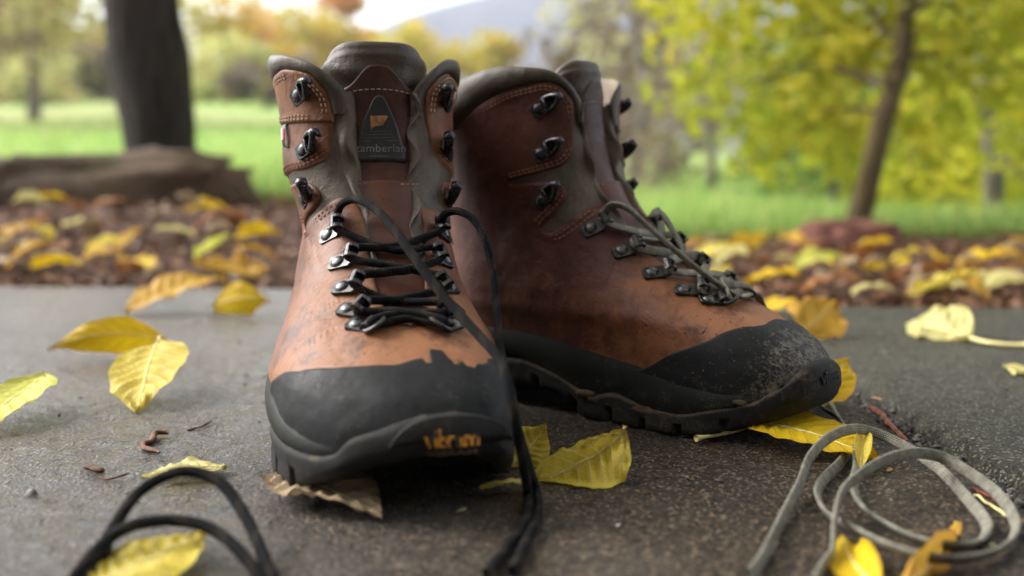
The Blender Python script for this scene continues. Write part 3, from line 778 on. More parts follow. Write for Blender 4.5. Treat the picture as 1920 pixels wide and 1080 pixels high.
def build_tongue(b):
    top = b.cfg.get('ttop', .228); dz = b.cfg.get('tback', 0)
    def T(g, z, off):
        g, z = np.broadcast_arrays(np.asarray(g, float), np.asarray(z, float))
        P = b.surf(g, z, 0, flat=True) + b.nrm(g, z, True)*np.asarray(off)[..., None]
        P[..., 0] += b.cfg.get('lean', 0)*smooth01(.11, .22, P[..., 2]) - dz*smooth01(.13, .20, z) - b.cfg.get('tcurv', 7)*np.clip(np.abs(P[..., 1])-.004, 0, None)**2*smooth01(.10, .15, z)
        return P
    b.T = T
    # padded body
    zs = list(np.linspace(.086, top-.006, 60)); n = 41
    HWT = b.cfg.get('tw', .037); gs = np.linspace(-HWT, HWT, n)
    rows = []
    arch = lambda z: (1 - .10*np.clip((z-(top-.03))/.03, 0, 1)**2)
    topz = lambda g: top - .0125*np.abs(g/HWT)**4.5
    for u in np.linspace(0, 1, 60):
        z = .086 + (topz(gs)-.006-.086)*u
        o_ = -.0042 + .0016*np.exp(-((z-.214)/.012)**2) + .0006*np.sin(z*400+gs*60) - .0035*(np.abs(gs)/HWT)**4
        rows.append(T(gs*arch(z), z, o_))
    for a in np.linspace(0, math.pi, 9):
        z = topz(gs)-.006+.006*math.sin(a); o_ = -.0042-.0030+.0030*math.cos(a) - .0035*(np.abs(gs)/HWT)**4
        rows.append(T(gs*arch(z), z, o_))
    for u in np.linspace(0, 1, 20)[1:]:
        z = topz(gs)-.006-.07*u; rows.append(T(gs*arch(z), z, -.0102 - .0035*(np.abs(gs)/HWT)**4+0*z))
    R_ = np.stack(rows); R_ = R_ + (.0006*fbm(R_, 45, 61))[..., None]*np.array([1, 0, .3])
    tongue = b.add('tongue', R_.reshape(-1, 3), grid_faces(len(rows), n), M['collar'])
    # oxblood leather face with an arched top, and the lower piece under the laces
    gs2 = np.linspace(-1, 1, 61); rows = []
    ztop = lambda q: .2030 + .0125*np.exp(-(np.abs(q)/.46)**3) - .004*np.abs(q)**3
    hw = .0285
    for u in np.linspace(0, 1, 64):
        z = .1455 + (ztop(gs2)-.1455)*u
        d = np.minimum((1-u)*.06, 1.0); d2 = (1-np.abs(gs2))*hw
        o_ = -.0034 + .0022*np.sqrt(np.clip(1-(1-np.clip(np.minimum(d, d2)/.0014, 0, 1))**2, 0, 1)) - .0015*(np.abs(gs2))**4
        rows.append(T(gs2*hw, z, o_))
    R_ = np.stack(rows); R_ = R_ + (.0007*fbm(R_, 36, 71) + .0003*fbm(R_, 120, 72))[..., None]*np.array([1, 0, 0])
    face = b.add('tongue_panel', R_.reshape(-1, 3), grid_faces(64, 61), M['tongue_leather'], tongue, col={'wear': np.full(64*61, .25)})
    rows = []; zs = np.linspace(.079, .1495, 70)
    for z in zs:
        d = np.clip((.1495-z)/.0016, 0, 1); g = np.linspace(-.026, .026, 41)
        o_ = -.0030 + .0030*np.sqrt(np.clip(1-(1-d)**2, 0, 1))*smooth01(.10, .14, z) + .0016*np.exp(-(g/.012)**2)*smooth01(.085, .10, z) + .0007*np.sin((z-.08)*560+np.sin(g*110))*np.exp(-(g/.016)**2)*smooth01(.088, .1, z)*(1-smooth01(.12, .135, z))
        rows.append(T(g, z, o_))
    R_ = np.stack(rows); R_ = R_ + (.0006*fbm(R_, 50, 75))[..., None]*np.array([1, 0, .5])
    low = b.add('lower_tongue', R_.reshape(-1, 3), grid_faces(70, 41), M['tongue_leather'], tongue, col={'wear': .55+.3*fbm(R_.reshape(-1, 3), 40, 77)})
    def tst(path):
        Vs, Fs, n = [], [], 0
        P = T(path[:, 0], path[:, 1], path[:, 2]); L = np.concatenate([[0], np.cumsum(np.linalg.norm(np.diff(P, axis=0), axis=1))])
        nn = np.array([1, 0, .05])
        for s0 in np.arange(0, L[-1]-.0022, .0034):
            k = lambda s: np.array([np.interp(s, L, P[:, c]) for c in range(3)])
            a, c = k(s0), k(s0+.0022); t = (c-a)/np.linalg.norm(c-a); sd = np.cross(nn, t); m = (a+c)/2+nn*.0003
            w = .0003
            Vs += [a-sd*w, a+sd*w, c+sd*w, c-sd*w, m-sd*w-t*.0006, m+sd*w-t*.0006, m+sd*w+t*.0006, m-sd*w+t*.0006]
            Fs += [[n+4, n+5, n+6, n+7], [n, n+1, n+5, n+4], [n+2, n+3, n+7, n+6], [n+1, n+2, n+6, n+5], [n+3, n, n+4, n+7]]; n += 8
        return np.array(Vs), Fs
    q = np.linspace(-.96, .96, 120)
    v1 = tst(np.stack([q*hw, .2008-.0055*np.abs(q)**2.2, np.full(120, -.0008)], -1)); v2 = tst(np.stack([q*.024, np.full(120, .1468), np.full(120, .0006)], -1))
    b.add('stitching', *cat([v1, v2]), M['thread'], face, smooth=False, kind='stuff')
    b.badge_face = face
    if b.cfg.get('badge', True): build_badge(b, T, face)
    build_gussets(b)

def build_badge(b, T, face):
    def bw(t): return np.interp(t, [0, .08, .6, .8, .93, 1.0], [.0148, .0158, .0098, .0062, .0040, .0018])
    z0, z1 = .1600, .1975
    rows = []
    for t in np.linspace(0, 1, 40):
        qq = np.linspace(-1, 1, 25); e = np.minimum((1-np.abs(qq))*bw(t), np.minimum(t, 1-t)*(z1-z0))
        rows.append(T(qq*bw(t), z0+(z1-z0)*t-.0006*qq**2, -.0009+.0011*np.clip(e/.0008, 0, 1)**.5))
    bd = b.add('badge', np.stack(rows).reshape(-1, 3), grid_faces(40, 25), M['badge'], face)
    def flat(V, zc, off=.0007):
        return T(V[:, 0]*b.sy, zc+V[:, 1], np.full(len(V), off))
    def put(name, V, Fc, zc, mat, off=.0007):
        P = flat(V, zc, off); return b.add(name, P, [f[::b.sy] for f in Fc] if b.sy < 0 else Fc, mat, bd, smooth=False)
    V, Fc = text_mesh('zamberlan', .0285, .0044, bold=.0, spacing=1.04)
    put('badge_lettering', V, Fc, .1672, M['print_grey'])
    mk = np.array([(-.0052, .0036), (-.0052, -.0044), (-.0030, -.0024), (.0018, -.0016), (.0048, .0036), (.0020, .0040)])
    put('badge_emblem', mk, [[0, 1, 2, 3, 4, 5]], .1818, M['print_orange'])
    ln = []
    for k in range(9): ln.append((np.array([(-.0065+k*.0014, 0), (-.0056+k*.0014, 0), (-.0056+k*.0014, .0008), (-.0065+k*.0014, .0008)]), [[0, 1, 2, 3]]))
    V, Fc = cat(ln); put('badge_small_print', V, Fc, .1622, M['print_dim'])
    ln = [(np.array([(-.006-.0012*k, -.0002), (.0062+.001*k, .0004), (.0062+.001*k, .0007), (-.006-.0012*k, .0001)])+[0, -.0018*k], [[0, 1, 2, 3]]) for k in range(4)]
    V, Fc = cat(ln); put('badge_lines', V, Fc, .1765, M['print_dim'])

def build_gussets(b):
    for sd in (1, -1):
        zs = np.linspace(.104, .199, 90); m = 15; rows = []
        amp = b.cfg['gus'][0 if sd > 0 else 1]
        gi = np.interp(zs, [.104, .125, .145, .165, .199], [.0120, .0140, .0165, .0165, .0190])
        go = np.interp(zs, [.104, .12, .135, .16, .185, .199], [.0190, .0205, .0195, .0185, .0195, .0205] if sd > 0 else [.0112, .0118, .0125, .0140, .0150, .0160])
        if sd < 0: gi = gi*np.interp(zs, [.104, .14, .165, .199], [.55, .6, .66, .68])
        fold = np.sin((zs-.10)*2*math.pi/.030 + sd*.8)*amp*smooth01(.108, .125, zs)*(1-.6*smooth01(.165, .19, zs))
        for j, u in enumerate(np.linspace(0, 1, m)):
            po = b.surf(sd*go, zs, -.0010 + .0006*u); pi = b.T(sd*gi*1.0, zs, np.full_like(zs, -.0030))
            p = po*(1-u)+pi*u
            bul = math.sin(math.pi*min(1, u*1.05))
            p[:, 0] += bul*(.0048 + fold*.9 + .0012*vnoise(p, 120, 81)); p[:, 1] += -sd*bul*(.0028*np.sin((zs-.1)*2*math.pi/.026+1.0+sd))*amp/.003
            rows.append(p)
        R_ = np.stack(rows, 1); R_ = R_ + (.0005*fbm(R_, 90, 85))[..., None]*np.array([1, 0, 0])
        f = grid_faces(90, m); b.add('gusset', R_.reshape(-1, 3), f if sd > 0 else f[:, ::-1], M['gusset'])

CAP = [(-1, .2018, -.064, .0455), (-1, .209, -.0623, .0505), (-1, .2306, -.0519, .0580), (-1, .252, -.0327, .0626), (-1, .2631, -.0103, .0643), (1, .2605, .0048, .0665), (1, .2610, .018, .0655), (1, .2500, .0350, .0640), (1, .2395, .0440, .0576), (1, .218, .0490, .0483), (1, .1975, .0480, .0370)]
TOPM = [(.0, .050), (.05, .051), (.105, .0500), (.133, .0470), (.16, .0435), (.18, .0406), (.198, .038), (.219, .0337), (.252, .0305), (.277, .0324)]
BOTM = [(.0, .030), (.05, .030), (.10, .032), (.13, .026), (.162, .0165), (.179, .0205), (.2026, .0142), (.2214, .0137), (.2455, .0194), (.2668, .0257), (.277, .0322)]
TOPL = [(.0, .052), (.05, .055), (.10, .055), (.16, .050), (.2018, .0462), (.2229, .040), (.2466, .0347), (.2705, .0340), (.2820, .0375)]
BOTL = [(.0, .030), (.05, .030), (.10, .030), (.13, .026), (.16, .020), (.2, .024), (.2257, .0247), (.263, .0258), (.2755, .0290), (.2820, .0373)]
BUMP = [(.287, -.016, .0425), (.2883, -.0072, .0459), (.2884, .002, .0478), (.288, .014, .0488), (.2885, .0255, .0445), (.2850, .034, .0377)]
def _phis(lst, sd): return [(phi_at(x, z, sd), z) for x, z in lst]
def curve_phi(pts):
    pts = sorted(pts); a = np.array(pts); k = np.concatenate([[True], np.diff(a[:, 0]) > 1e-3]); a = a[k]; return pchip(a[:, 0], a[:, 1])

def build_sole(b):
    cfg = b.cfg
    def Sd(ph, z, off):
        return S(ph, z) + Sn(ph, z)*np.asarray(off)[..., None]
    # rubber toe rand
    cp = [(phi_pt(x, y, z), z) for _, x, y, z in CAP]; cz = curve_phi(cp)
    ph = np.linspace(min(p[0] for p in cp), max(p[0] for p in cp), 520)
    top = cz(ph) + .0004*vnoise(np.stack([ph*6, ph*0, ph*0], -1), 1.0, 3)
    if cfg.get('torn'):
        # a strip of the rand has torn and lifted away near the top
        q = S(ph, top)[:, 1]
        top = top - .0016*smooth01(.0035, .0045, q)*(1-smooth01(.0068, .0075, q)) + .0030*smooth01(.0072, .0086, q)*(1-smooth01(.0140, .0162, q)) - .0014*smooth01(.0165, .0172, q)*(1-smooth01(.020, .0215, q)) - .0022*smooth01(.020, .023, q)*(1-smooth01(.034, .036, q)) + .0007*vnoise(np.stack([q*420, q*0, q*0], -1), 1.0, 8)*smooth01(.017, .02, q)*(1-smooth01(.034, .036, q))
    rows = []; nr = 44; lo_ = np.maximum(.018, zb_sole(S(ph, np.full_like(ph, .03))[:, 0])+.008)
    for u in np.linspace(0, 1, nr)**.8:
        z = lo_ + (top-lo_)*u; d = (1-u)*(top-lo_)*1.6
        rows.append(Sd(ph, z, edge_profile(d, -.0002, .0020, .0012) + 0))
    R_ = np.stack(rows, 0); R_ = R_ + (.0004*fbm(R_, 60, 91))[..., None]*Sn(np.broadcast_to(ph, R_.shape[:2]), R_[..., 2])
    x, y, z = R_[..., 0].ravel(), R_[..., 1].ravel(), R_[..., 2].ravel()
    mud = cfg['mud']*(smooth01(.258, .288, x)) + .35*cfg['mud']*(1-smooth01(.030, .042, z))
    rand = b.add('toe_rand', R_.reshape(-1, 3), grid_faces(nr, 520)[:, ::-1], cfg['rand'], col={'mud': mud})
    # midsole band, from tip to tip round the heel
    tm = curve_phi(_phis(TOPM, 1)); bm = curve_phi(_phis(BOTM, 1)); tl = curve_phi(_phis(TOPL, -1)); bl = curve_phi(_phis(BOTL, -1))
    parts = []
    for sd, tf, bf, tip in ((1, tm, bm, (.277, .0323)), (-1, tl, bl, (.2820, .0374))):
        p0 = phi_at(tip[0], tip[1], sd); ph2 = np.linspace(p0, sd*math.pi, 330); t, bo = tf(ph2), bf(ph2); bo = np.minimum(bo, t-.0001)
        rows = []
        for u in np.linspace(0, 1, 16):
            z = bo + (t-bo)*u; w = np.clip((t-bo)/.012, .15, 1)
            o_ = .0006 + (.0038*math.sin(math.pi*min(.98, .18+.82*u))**.55*(1-.25*u))*w
            rows.append(Sd(ph2, z, o_))
        R_ = np.stack(rows, 0); f = grid_faces(16, 330); parts.append((R_.reshape(-1, 3), f if sd < 0 else f[:, ::-1]))
    V, Fc = cat(parts); x, z = V[:, 0], V[:, 2]
    b.add('midsole', V, Fc, M['midsole'], col={'mud': cfg['mud']*.5*(1-smooth01(.02, .04, z))})
    # outsole with toe bumper and side lugs
    pts = [(p, z) for p, z in _phis(BOTM, 1)] + _phis(BOTL, -1) + [(phi_pt(*q), q[2]) for q in BUMP]
    oz = curve_phi([p for p in pts if abs(p[0]) < math.pi-.02] + [(-math.pi, .030), (math.pi, .030)])
    n = 900; po = np.linspace(-math.pi, math.pi, n)
    zt = oz(po); xs = S(po, np.full(n, .02))[:, 0]; zb = zb_sole(xs)
    base = S(po, np.full(n, .02)); L = np.concatenate([[0], np.cumsum(np.linalg.norm(np.diff(base, axis=0), axis=1))])
    fr = ((L+.004*np.sin(L*41))/.0285) % 1.0; gap = smooth01(.0, .05, fr)*(1-smooth01(.16, .22, fr)); gap = gap*(1-smooth01(.245, .262, xs))
    ends = [0, .0006, .0016, .0032]
    rows = []; hs_ = zt-zb
    spec = [(1.0, .0002, 0), (.975, .0026, 0), (.93, .0044, 0), (.80, .0052, 0), (.62, .0054, 0), (.54, .0056, .0), (.46, .0058, .5), (.36, .0060, 1), (.2, .0060, 1), (.08, .0052, 1), (.0, .0036, 1)]
    for u, o_, gp in spec:
        z = zb + hs_*u; o2 = o_*np.clip(hs_/.010, .5, 1)*(1-.45*smooth01(.22, .27, xs)*smooth01(0, .03, base[:, 1])) - .0070*gap*gp
        o2 = o2 - .0030*smooth01(.252, .288, xs)*np.clip((.55-u)/.55, 0, 1)**1.6      # the toe rolls under
        nn = Sn(po, np.maximum(z, .016)); nn[..., 2] *= .3
        P = S(po, z) + nn*np.asarray(o2)[..., None]; rows.append(P)
    last = rows[-1]
    for k, lift in ((.86, 0.0), (.84, .005), (.4, .005), (0, .005)):
        P = last.copy(); c = CY(P[:, 0]); P[:, 1] = c+(P[:, 1]-c)*k; P[:, 2] = zb_sole(P[:, 0]) + lift + .006*gap*(lift == 0)
        P[:, 0] = .15 + (P[:, 0]-.15)*(.97+.03*k if k > .8 else .97)
        rows.append(P)
    R_ = np.stack(rows, 0); R_[:11] += (.0005*fbm(R_[:11], 70, 95))[..., None]*np.array([1, 1, .3])
    x, z = R_[..., 0].ravel(), R_[..., 2].ravel()
    mud = .6*cfg['mud']*(1-smooth01(.0, .025, z)) + .5*cfg['mud']*smooth01(.285, .296, x)
    mud = mud.reshape(len(rows), n); mud[:3] += 1.3*cfg['mud']; mud = mud.ravel()
    out = b.add('outsole', R_.reshape(-1, 3), grid_faces(len(rows), n), M['outsole'], col={'mud': mud})
    # raised toe shield with moulded lettering
    def Bf(ph, z, off):
        nn = Sn(ph, z); return S(ph, z) + nn*np.asarray(off)[..., None]
    pa = np.linspace(phi_pt(.2860, -.0130, .030), phi_pt(.2800, .0360, .030), 70)
    y_ = S(pa, np.full(70, .032))[:, 1]; q = (y_-y_.min())/(y_.max()-y_.min())*2-1
    ztp = .0310 + .0150*np.sqrt(np.clip(1-np.abs(q)**2.3, 0, 1)); rows = []
    for u in np.linspace(0, 1, 26):
        z = (SPRING[0]) + (ztp-SPRING[0])*u; e = np.minimum(np.minimum((1-np.abs(q))*.022, (1-u)*.02), u*.012)
        rows.append(Bf(pa, z, .0010+.0030*smooth01(0, .5, np.full_like(z, u))+.0022*np.clip(e/.0022, 0, 1)**.6))
    R_ = np.stack(rows, 0); R_ += (.0003*fbm(R_, 90, 97))[..., None]*np.array([1, 0, 0])
    sh = b.add('toe_shield', R_.reshape(-1, 3), grid_faces(26, 70)[:, ::-1], M['outsole'], out, col={'mud': np.full(26*70, .45*cfg['mud'])})
    V, Fc = text_mesh('vibram', .0215, .0058, bold=.035, spacing=.97)
    yc = .0108
    def wrap(V, zc, off):
        out_ = []
        tab = np.linspace(-.9, .9, 1600)
        for vx, vy in V[:, :2]:
            z = zc+vy; sl_ = S(tab, np.full_like(tab, z)); ph_ = np.interp(yc+vx*b.sy, sl_[:, 1], tab); out_.append(Bf(np.array(ph_), np.array(z), np.array(off)))
        return np.array(out_)
    cols = M['brand_yellow'] if cfg.get('brand', 1) else M['outsole']
    lt = []
    for off in (.0060, .0072): lt.append(wrap(V, .0378, off))
    nV = len(V); Fa = [[i+nV for i in f] for f in Fc]; 
    ed = {}
    for f in Fc:
        for a, c in zip(f, f[1:]+f[:1]): ed[(a, c)] = 1
    sides = [[a, c, c+nV, a+nV] for (a, c) in ed if (c, a) not in ed]
    Fx = Fa+sides; b.add('brand_lettering', np.vstack(lt), Fx if b.sy > 0 else [f[::-1] for f in Fx], cols, sh, smooth=False, **({} if cfg.get('brand', 1) else {}))
    V, Fc = text_mesh('VIBRAM', .0200, .0020, bold=.01)
    if cfg.get('brand', 1):
        b.add('small_lettering', wrap(V, .0326, .0067), Fc, M['mud'], sh, smooth=False)
# ---------------------------------------------------------------- ground, slabs, meadow, hill
M['slab_a'] = m_concrete('concrete_wet', (.033, .0225, .0135), (.088, .063, .039), (.062, .040, .020), .95, 1.0, 0.0)
M['slab_b'] = m_concrete('concrete_olive', (.036, .033, .023), (.072, .066, .047), (.052, .044, .028), .35, .8, 1.3)
M['joint'] = m_ground('joint_grit', (.020, .018, .016), (.045, .040, .036), (.07, .06, .05), 30)
_HL = pchip([-60, 0, 1.38, 1.50, 1.75, 2.1, 2.6, 3.2, 6, 12, 30, 45, 120, 400, 2500], [-.05, -.05, -.05, -.012, .030, .078, .098, .12, .25, .70, 2.45, 3.0, 5.5, 9, 9])
_HR = pchip([-60, 0, 1.10, 1.25, 1.6, 2.2, 3.0, 5, 10, 30, 45, 120, 400, 2500], [-.05, -.05, -.05, -.014, .0, .004, .0, .02, .12, .80, 1.2, 3.5, 9, 9])
def terrain(X, Y):
    w = 1-smooth01(-.16, .14, X/np.maximum(Y, .8))
    z = _HL(Y)*w + _HR(Y)*(1-w)
    P = np.stack([X, Y, 0*X], -1)
    return z + (.010*fbm(P, 5, 3) + .004*fbm(P, 24, 4))*smooth01(1.3, 1.8, Y) + .05*fbm(P, .5, 8)*smooth01(3, 8, Y)
ys = np.concatenate([np.linspace(-40, 0, 6), np.linspace(.6, 4, 110)[0:], np.geomspace(4.1, 600, 60)])
us = np.linspace(-1, 1, 161); us = np.sign(us)*np.abs(us)**1.5
XX = us[None, :]*(2.2 + np.abs(ys)[:, None]*1.6); YY = np.broadcast_to(ys[:, None], XX.shape)
ZZ = terrain(XX, YY)
soil = 1-smooth01(2.5, 3.1, YY + .25*fbm(np.stack([XX, YY, 0*XX], -1), 2.0, 9))
k = NT('soil_and_grass')
n1 = k.noise(1.4, 5, .65); n2 = k.noise(14, 5, .7); n3 = k.noise(70, 4, .7); n4 = k.noise(.18, 4, .6)
g = k.mix(k.ramp(n1, .3, .7), (.22, .38, .08), (.34, .47, .13)); g = k.mix(k.ramp(n2, .5, .75, 0, .55), g, (.33, .36, .09)); g = k.mix(k.ramp(n4, .46, .58, 0, .75), g, (.34, .30, .14))
sl = k.mix(k.ramp(n2, .35, .65), (.045, .022, .015), (.090, .043, .028)); sl = k.mix(k.ramp(n3, .5, .7), sl, (.12, .07, .05))
k.p('Base Color', k.mix(k.attr('soil'), g, sl)); k.p('Roughness', .9); k.p('Specular IOR Level', .2); k.bump(k.math('ADD', n2, n3), .6, .02)
obj('ground', mesh('ground', np.stack([XX, YY, ZZ], -1).reshape(-1, 3), grid_faces(len(ys), 161)[:, ::-1], True, None, {'soil': soil.ravel()}), k.m, kind='structure')
# two concrete slabs with a gritty joint between them
pav = obj('pavement', mesh('pavement', [(.20, -1.5, -.016), (.30, -1.5, -.016), (.30, 1.33, -.016), (.20, 1.33, -.016)], [[0, 1, 2, 3]], False), M['joint'], kind='structure')
def slab(x0f, x1f, yfar, ynear, us_, vs_, seed, mat):
    # samples crowd where the photograph looks closely, so the gritty surface is real relief there
    nx, ny = len(us_), len(vs_); U, Vv = np.meshgrid(us_, vs_, indexing='ij')
    X0, X1 = x0f(Vv), x1f(Vv); X = X0+(X1-X0)*U; Y = ynear + (yfar(X)-ynear)*Vv
    P = np.stack([X, Y, 0*X], -1)
    d = np.minimum(np.minimum((X-X0), (X1-X)), (yfar(X)-Y)); d = np.maximum(d + .0022*fbm(P, 60, seed), 0)
    Z = -.0001 - .010*np.clip(1-d/.012, 0, 1)**2.2 + .0012*fbm(P, 4, seed+3)*smooth01(0, .02, d)*smooth01(.75, 1.2, np.hypot(X, Y)) + .0004*fbm(P, 45, seed+5)
    near = smooth01(.30, .36, Y)*(1-smooth01(1.0, 1.5, np.abs(X)))
    gr = fbm(P, 130, seed+7, 2); Z = Z + near*(.00036*fbm(P, 210, seed+8, 2) + .00050*gr + .00042*vnoise(P, 68, seed+6) - .0012*np.clip(vnoise(P, 150, seed+9)-.45, 0, 1))
    Vt = np.stack([X, Y, Z], -1).reshape(-1, 3); f = grid_faces(nx, ny).tolist()
    # skirts
    n0 = len(Vt); rim = [i*ny for i in range(nx)] + [(nx-1)*ny+j for j in range(1, ny)] + [i*ny+ny-1 for i in range(nx-2, -1, -1)] + [j for j in range(ny-2, 0, -1)]
    low = Vt[rim].copy(); low[:, 2] = -.09; Vt = np.vstack([Vt, low]); m = len(rim)
    f += [[rim[i], n0+i, n0+(i+1) % m, rim[(i+1) % m]] for i in range(m)]
    return obj('slab', mesh('slab', Vt, f), mat, pav)
jx = lambda v: .238 + .004*np.sin(v*9) + .002*np.sin(v*31)
slab(lambda v: -3.2+0*v, jx, lambda X: 1.42-.095*(X+.344), -1.5, np.concatenate([np.linspace(0, .75, 30)[:-1], np.linspace(.75, 1, 370)]), np.concatenate([np.linspace(0, .630, 12)[:-1], np.linspace(.630, .80, 230)[:-1], np.linspace(.80, 1, 190)]), 5, M['slab_a'])
slab(lambda v: jx(v)+.020+.003*np.sin(v*13+1), lambda v: 3.4+0*v, lambda X: 1.232-.10*(X-.25), -1.5, np.concatenate([np.linspace(0, .14, 150)[:-1], np.linspace(.14, 1, 30)]), np.concatenate([np.linspace(0, .67, 12)[:-1], np.linspace(.67, 1, 260)]), 15, M['slab_b'])
# grit crumbs in the joint
def scatter_chips(n, pos, size, seed, thick=.5):
    rng = np.random.default_rng(seed); Vs, Fs, h = [], [], []
    base = np.array([(1, 0, 0), (0, 1, 0), (-1, 0, 0), (0, -1, 0), (0, 0, 1), (0, 0, -1)], float); bf = [[0, 1, 4], [1, 2, 4], [2, 3, 4], [3, 0, 4], [1, 0, 5], [2, 1, 5], [3, 2, 5], [0, 3, 5]]
    for i in range(n):
        p = pos(rng); s = size(rng); a = rng.uniform(0, 6.28); c, s_ = math.cos(a), math.sin(a)
        q = base*rng.uniform(.6, 1.3, (6, 1))*[s, s*rng.uniform(.5, 1), s*thick]; tilt = rng.uniform(-.5, .5)
        q = np.stack([q[:, 0]*c-q[:, 1]*s_, q[:, 0]*s_+q[:, 1]*c, q[:, 2]+q[:, 0]*tilt*.5], -1)
        Vs.append(q+p); Fs += [[b_+6*i for b_ in f] for f in bf]; h += [rng.uniform(0, 1)]*6
    return np.vstack(Vs), Fs, np.array(h)
V, Fc, h = scatter_chips(1500, lambda r: np.array([.245+r.normal(0, .0075), r.uniform(.35, 1.2), -.012+r.uniform(0, .006)]), lambda r: r.uniform(.0008, .0032), 3, .8)
obj('joint_grit', mesh('joint_grit', V, Fc, False, None, {'hue': h}), m_foliage('grit', (.02, .017, .015), (.06, .05, .042), (.16, .14, .12), 0.0), label='dark gritty crumbs filling the joint between the slabs', cat='grit', kind='stuff')
V, Fc, h = scatter_chips(260, lambda r: np.array([r.uniform(-.5, .5), r.uniform(.36, 1.1), .0004]), lambda r: r.uniform(.0006, .0022), 8, .6)
obj('slab_grit', mesh('slab_grit', V, Fc, False, None, {'hue': h}), m_foliage('crumb', (.03, .022, .018), (.07, .055, .045), (.24, .21, .17), 0.0), label='tiny crumbs of soil and sand scattered on the wet slab', cat='grit', kind='stuff')
# brown leaf litter behind the slabs
def flakes(n, pos, size, seed, tilt=.5, curl=.35, asp=.5):
    rng = np.random.default_rng(seed); Vs, Fs, h = [], [], []
    for i in range(n):
        p = pos(rng); s = size(rng); w = s*asp*rng.uniform(.6, 1.2); cu = s*curl*rng.uniform(-.3, 1)
        q = np.array([(-s, 0, 0), (0, -w, cu), (s, 0, 0), (0, w, cu), (0, 0, cu*.4)])
        R_ = Matrix.Rotation(rng.uniform(0, 6.28), 3, 'Z') @ Matrix.Rotation(rng.normal(0, tilt), 3, 'X') @ Matrix.Rotation(rng.normal(0, tilt), 3, 'Y')
        q = q @ np.array(R_).T; Vs.append(q+p); b_ = 5*i; Fs += [[b_, b_+1, b_+4], [b_+1, b_+2, b_+4], [b_+2, b_+3, b_+4], [b_+3, b_, b_+4]]; h += [rng.uniform(0, 1)]*5
    return np.vstack(Vs), Fs, np.array(h)
def lit_pos(r):
    Y = 1.12 + 1.75*r.random()**1.3; X = r.uniform(-.85, .8)*Y
    far = (1.42-.095*(X+.344)) if X < .245 else (1.232-.10*(X-.25))
    Y = max(Y, far+.012+r.random()*.05)
    return np.array([X, Y, r.uniform(.0, .016)])
V, Fc, h = flakes(17000, lit_pos, lambda r: r.uniform(.004, .010)+.012*r.random()**4, 21, .4)
_c = V.reshape(-1, 5, 3)[:, 4]; V = V + np.repeat(np.stack([0*_c[:, 0], 0*_c[:, 0], terrain(_c[:, 0], _c[:, 1])], -1), 5, 0)
obj('leaf_litter', mesh('leaf_litter', V, Fc, False, None, {'hue': h}), m_foliage('litter', (.060, .027, .013), (.15, .068, .031), (.30, .16, .08), .1), label='reddish brown rotting litter covering the soil behind the slabs', cat='leaf litter', kind='stuff')
# meadow grass
rng = np.random.default_rng(5); n = 34000
Y = 2.6 + 14*rng.random(n)**1.7; X = rng.uniform(-.85, .8, n)*Y
keep = np.ones(n, bool); Z = terrain(X, Y); hgt = rng.uniform(.03, .09, n)*(1+.05*Y); wd = .004*(1+.12*Y); a = rng.uniform(0, 6.28, n); lx, ly = rng.normal(0, .35, n)*hgt, rng.normal(0, .35, n)*hgt
b0 = np.stack([X-np.cos(a)*wd, Y-np.sin(a)*wd, Z], -1); b1 = np.stack([X+np.cos(a)*wd, Y+np.sin(a)*wd, Z], -1); t_ = np.stack([X+lx, Y+ly, Z+hgt], -1)
V = np.stack([b0, b1, t_], 1).reshape(-1, 3); hue = np.repeat(rng.random(n), 3)
obj('meadow_grass', mesh('meadow_grass', V, np.arange(3*n).reshape(-1, 3), False, None, {'hue': hue}), m_foliage('grass_blades', (.20, .38, .07), (.34, .48, .13), (.50, .52, .20), .5), label='bright green meadow grass sloping up behind the leaf litter', cat='grass', kind='stuff')
# wooded hill far behind, haze blue also put into its colour
hx = np.linspace(-420, 420, 140); hy = np.linspace(210, 470, 40); HX, HY = np.meshgrid(hx, hy, indexing='ij')
prof = np.interp(HX, [-420, -160, -90, -42, -16, 20, 80, 200, 420], [24, 30, 36, 46, 55, 68, 84, 90, 70])
HZ = 5 + (prof-5)*smooth01(210, 320, HY) + 2.5*fbm(np.stack([HX, HY, 0*HX], -1), .03, 3)*smooth01(215, 260, HY)
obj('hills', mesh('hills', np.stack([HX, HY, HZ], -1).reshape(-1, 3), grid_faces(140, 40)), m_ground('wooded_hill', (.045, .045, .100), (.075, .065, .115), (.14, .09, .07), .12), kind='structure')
# ---------------------------------------------------------------- the two boots
BR = Boot('hiking_boot', 'R', 12.3, -.1007, .7154, dict(fl=.0115, fm=.0055, fl2=.005, fm2=.002, hl=(.0085, .0085, .0120), hm=(.0050, .0050, .0045), tw=.0455, tcurv=4, lean=0, crease=1.1, wear0=.42, wear_toe=.42, shaft_tone=-.02, wear_cuff=.62,
          leather=M['leather_R'], cuff=M['leather_flap'], gus=(.0036, .0022), rand=M['rand'], mud=.4, torn=True, brand=1, spring=.033, ttop=.2285))
tag(BR.root, 'tan leather hiking boot facing the camera with black laces and tongue badge', 'boot', 'pair of worn leather hiking boots')
BL = Boot('hiking_boot', 'L', 52.4, -.0505, .7575, dict(fl=.007, fm=.001, fl2=.003, fm2=.002, lean=0, crease=.8, wear0=.34, wear_toe=.62, shaft_tone=.34, wear_cuff=.25,
          leather=M['leather_L'], cuff=M['leather_L'], gus=(.0026, .0026), rand=M['rand_L'], mud=1.0, torn=False, brand=0, spring=.023, ttop=.228, badge=False, tcurv=14))
tag(BL.root, 'red-brown leather hiking boot turned sideways with muddy black toe and grey laces', 'boot', 'pair of worn leather hiking boots')
for b in (BR, BL):
    SPRING[0] = b.cfg['spring']; build_upper(b); build_collar(b); build_tongue(b); build_sole(b); build_hooks(b)
